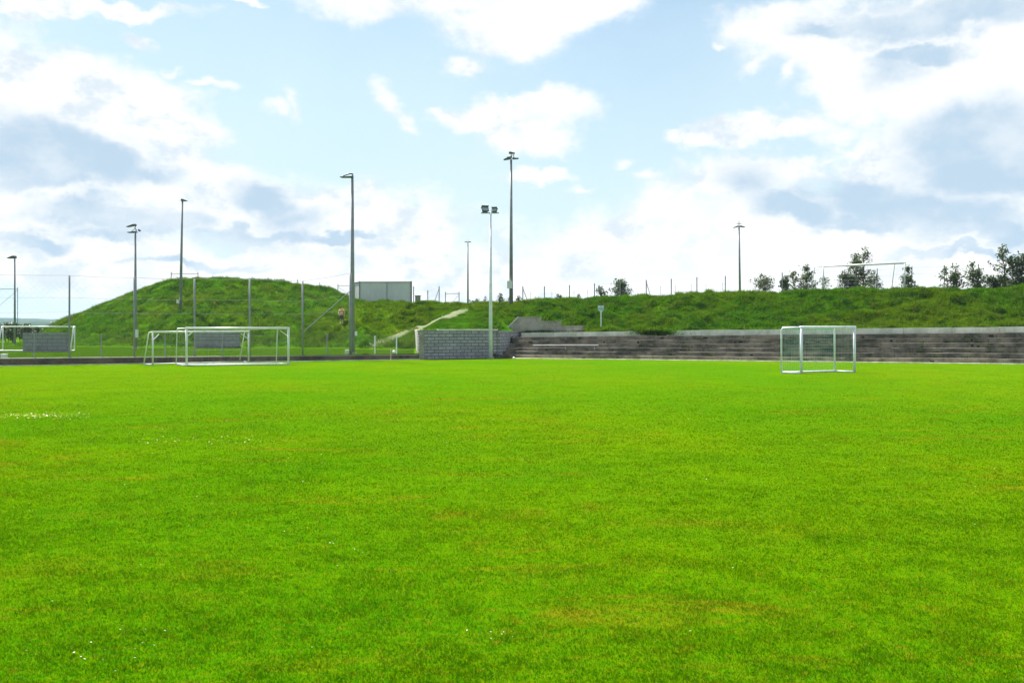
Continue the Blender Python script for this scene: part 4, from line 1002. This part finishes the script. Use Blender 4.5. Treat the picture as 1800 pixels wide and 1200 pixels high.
# ------------------------------------------------------------------ person on the bank
def skinmesh(name, joints, edges, material, parent, sub=2):
    me = bpy.data.meshes.new(name); me.from_pydata([j[0] for j in joints], edges, [])
    o = bpy.data.objects.new(name, me); COL.objects.link(o); o.parent = parent
    sk = o.modifiers.new('skin', 'SKIN'); sk.use_smooth_shade = True
    for i, j in enumerate(joints):
        r_ = j[1]; me.skin_vertices[0].data[i].radius = r_ if isinstance(r_, tuple) else (r_, r_)
        me.skin_vertices[0].data[i].use_root = (i == 0)
    ss = o.modifiers.new('subsurf', 'SUBSURF'); ss.levels = sub; ss.render_levels = sub
    me.materials.append(M[material]); return o
Yp = 98.6; pz = H(600.5, Yp); pb_ = at(600.5, Yp, pz)
root = thing('person', pb_, 'person in a cream and orange top and dark shorts walking down the bank', 'person')
J = [((0, 0, .92), (.14, .11)), ((0, 0, 1.1), (.13, .10)), ((0, 0, 1.32), (.17, .12)), ((0, 0, 1.46), (.06, .06)), ((0, -.02, 1.55), (.06, .07)), ((0, -.03, 1.64), (.085, .10)), ((0, -.02, 1.73), (.05, .06)),
     ((-.20, 0, 1.38), .055), ((-.30, -.03, 1.14), .042), ((-.22, -.20, .98), .034), ((-.20, -.27, .92), .03),
     ((.20, 0, 1.38), .055), ((.31, .03, 1.14), .042), ((.30, -.10, .92), .034), ((.29, -.15, .85), .03),
     ((-.09, 0, .84), .095), ((-.11, -.10, .48), .06), ((-.10, -.06, .10), .04), ((-.10, -.16, .05), .035),
     ((.09, 0, .84), .095), ((.11, .02, .48), .06), ((.11, .12, .10), .04), ((.11, .03, .05), .035)]
E = [(0, 1), (1, 2), (2, 3), (3, 4), (4, 5), (5, 6), (2, 7), (7, 8), (8, 9), (9, 10), (2, 11), (11, 12), (12, 13), (13, 14), (0, 15), (15, 16), (16, 17), (17, 18), (0, 19), (19, 20), (20, 21), (21, 22)]
body = skinmesh('body', J, E, 'skin', root)
for s_, hx, hy, hz in ((-1, -.20, -.27, .92), (1, .29, -.15, .85)):
    b = MB()
    for k in range(5):
        a_ = (k - 2) * .012; L_ = (.05, .075, .08, .075, .06)[k]
        b.tube([pb_ + Vector((hx + a_, hy, hz)), pb_ + Vector((hx + a_ * 1.6 + (.03 * -s_ if k == 0 else 0), hy - .025, hz - L_ * .6)), pb_ + Vector((hx + a_ * 1.6, hy - .02, hz - L_))], [.011, .009, .006], 5)
    b.build('hand', 'skin', root)
skinmesh('shirt', [((0, 0, .95), (.15, .12)), ((0, 0, 1.15), (.145, .115)), ((0, 0, 1.33), (.185, .135)), ((0, 0, 1.42), (.10, .08)), ((-.21, 0, 1.37), .07), ((-.27, -.02, 1.22), .065), ((.21, 0, 1.37), .07), ((.27, .02, 1.22), .065)],
         [(0, 1), (1, 2), (2, 3), (2, 4), (4, 5), (2, 6), (6, 7)], 'cream_cloth', root)
b = MB(); b.lathe(pb_ + Vector((0, 0, 0)), [(.21, 1.22), (.235, 1.27), (.24, 1.36), (.20, 1.41)], 16); o = b.build('shirt_band', 'orange_cloth', root, smooth=True)
skinmesh('shorts', [((0, 0, .93), (.155, .125)), ((0, 0, .86), (.15, .12)), ((-.10, -.02, .74), .11), ((-.115, -.08, .46), .09), ((.10, 0, .74), .11), ((.115, .02, .46), .09)], [(0, 1), (1, 2), (2, 3), (1, 4), (4, 5)], 'brown_cloth', root)
for (x, y) in ((-.10, -.13), (.11, .05)):
    b = MB(); b.lathe(pb_ + Vector((x, y, .05)), [(.001, -.06), (.06, -.055), (.065, 0), (.05, .05), (.045, .13), (.001, .135)], 10, Matrix.Diagonal((1, 2.0, 1)).to_3x3()); b.build('shoe', 'white_shoe', root, smooth=True)
b = MB(); b.lathe(pb_ + Vector((0, -.005, 1.68)), [(.10, -.05), (.11, .02), (.08, .09), (.001, .115)], 12); b.build('hair', 'hair', root, smooth=True)
b = MB(); c_ = pb_ + Vector((0, -.125, 1.63)); b.box(c_ + Vector((-.035, 0, .02)), (.022, .02, .012)); b.box(c_ + Vector((.035, 0, .02)), (.022, .02, .012)); b.box(c_ + Vector((0, .0, -.055)), (.05, .015, .01)); b.build('face_features', 'hair', root)

# ------------------------------------------------------------------ haze
m = bpy.data.materials.new('haze'); m.use_nodes = True; m.node_tree.nodes.clear(); n = NT(m.node_tree)
v = n.node('ShaderNodeVolumePrincipled', {'Color': (.62, .80, 1.0, 1), 'Density': .00011, 'Anisotropy': 0.0})
n.node('ShaderNodeOutputMaterial', {'Volume': v.outputs[0]}); M['haze'] = m
b = MB(); b.box((0, 0, 19.5), (7600, 7600, 42)); tag(b.build('haze', 'haze'), kind='stuff')
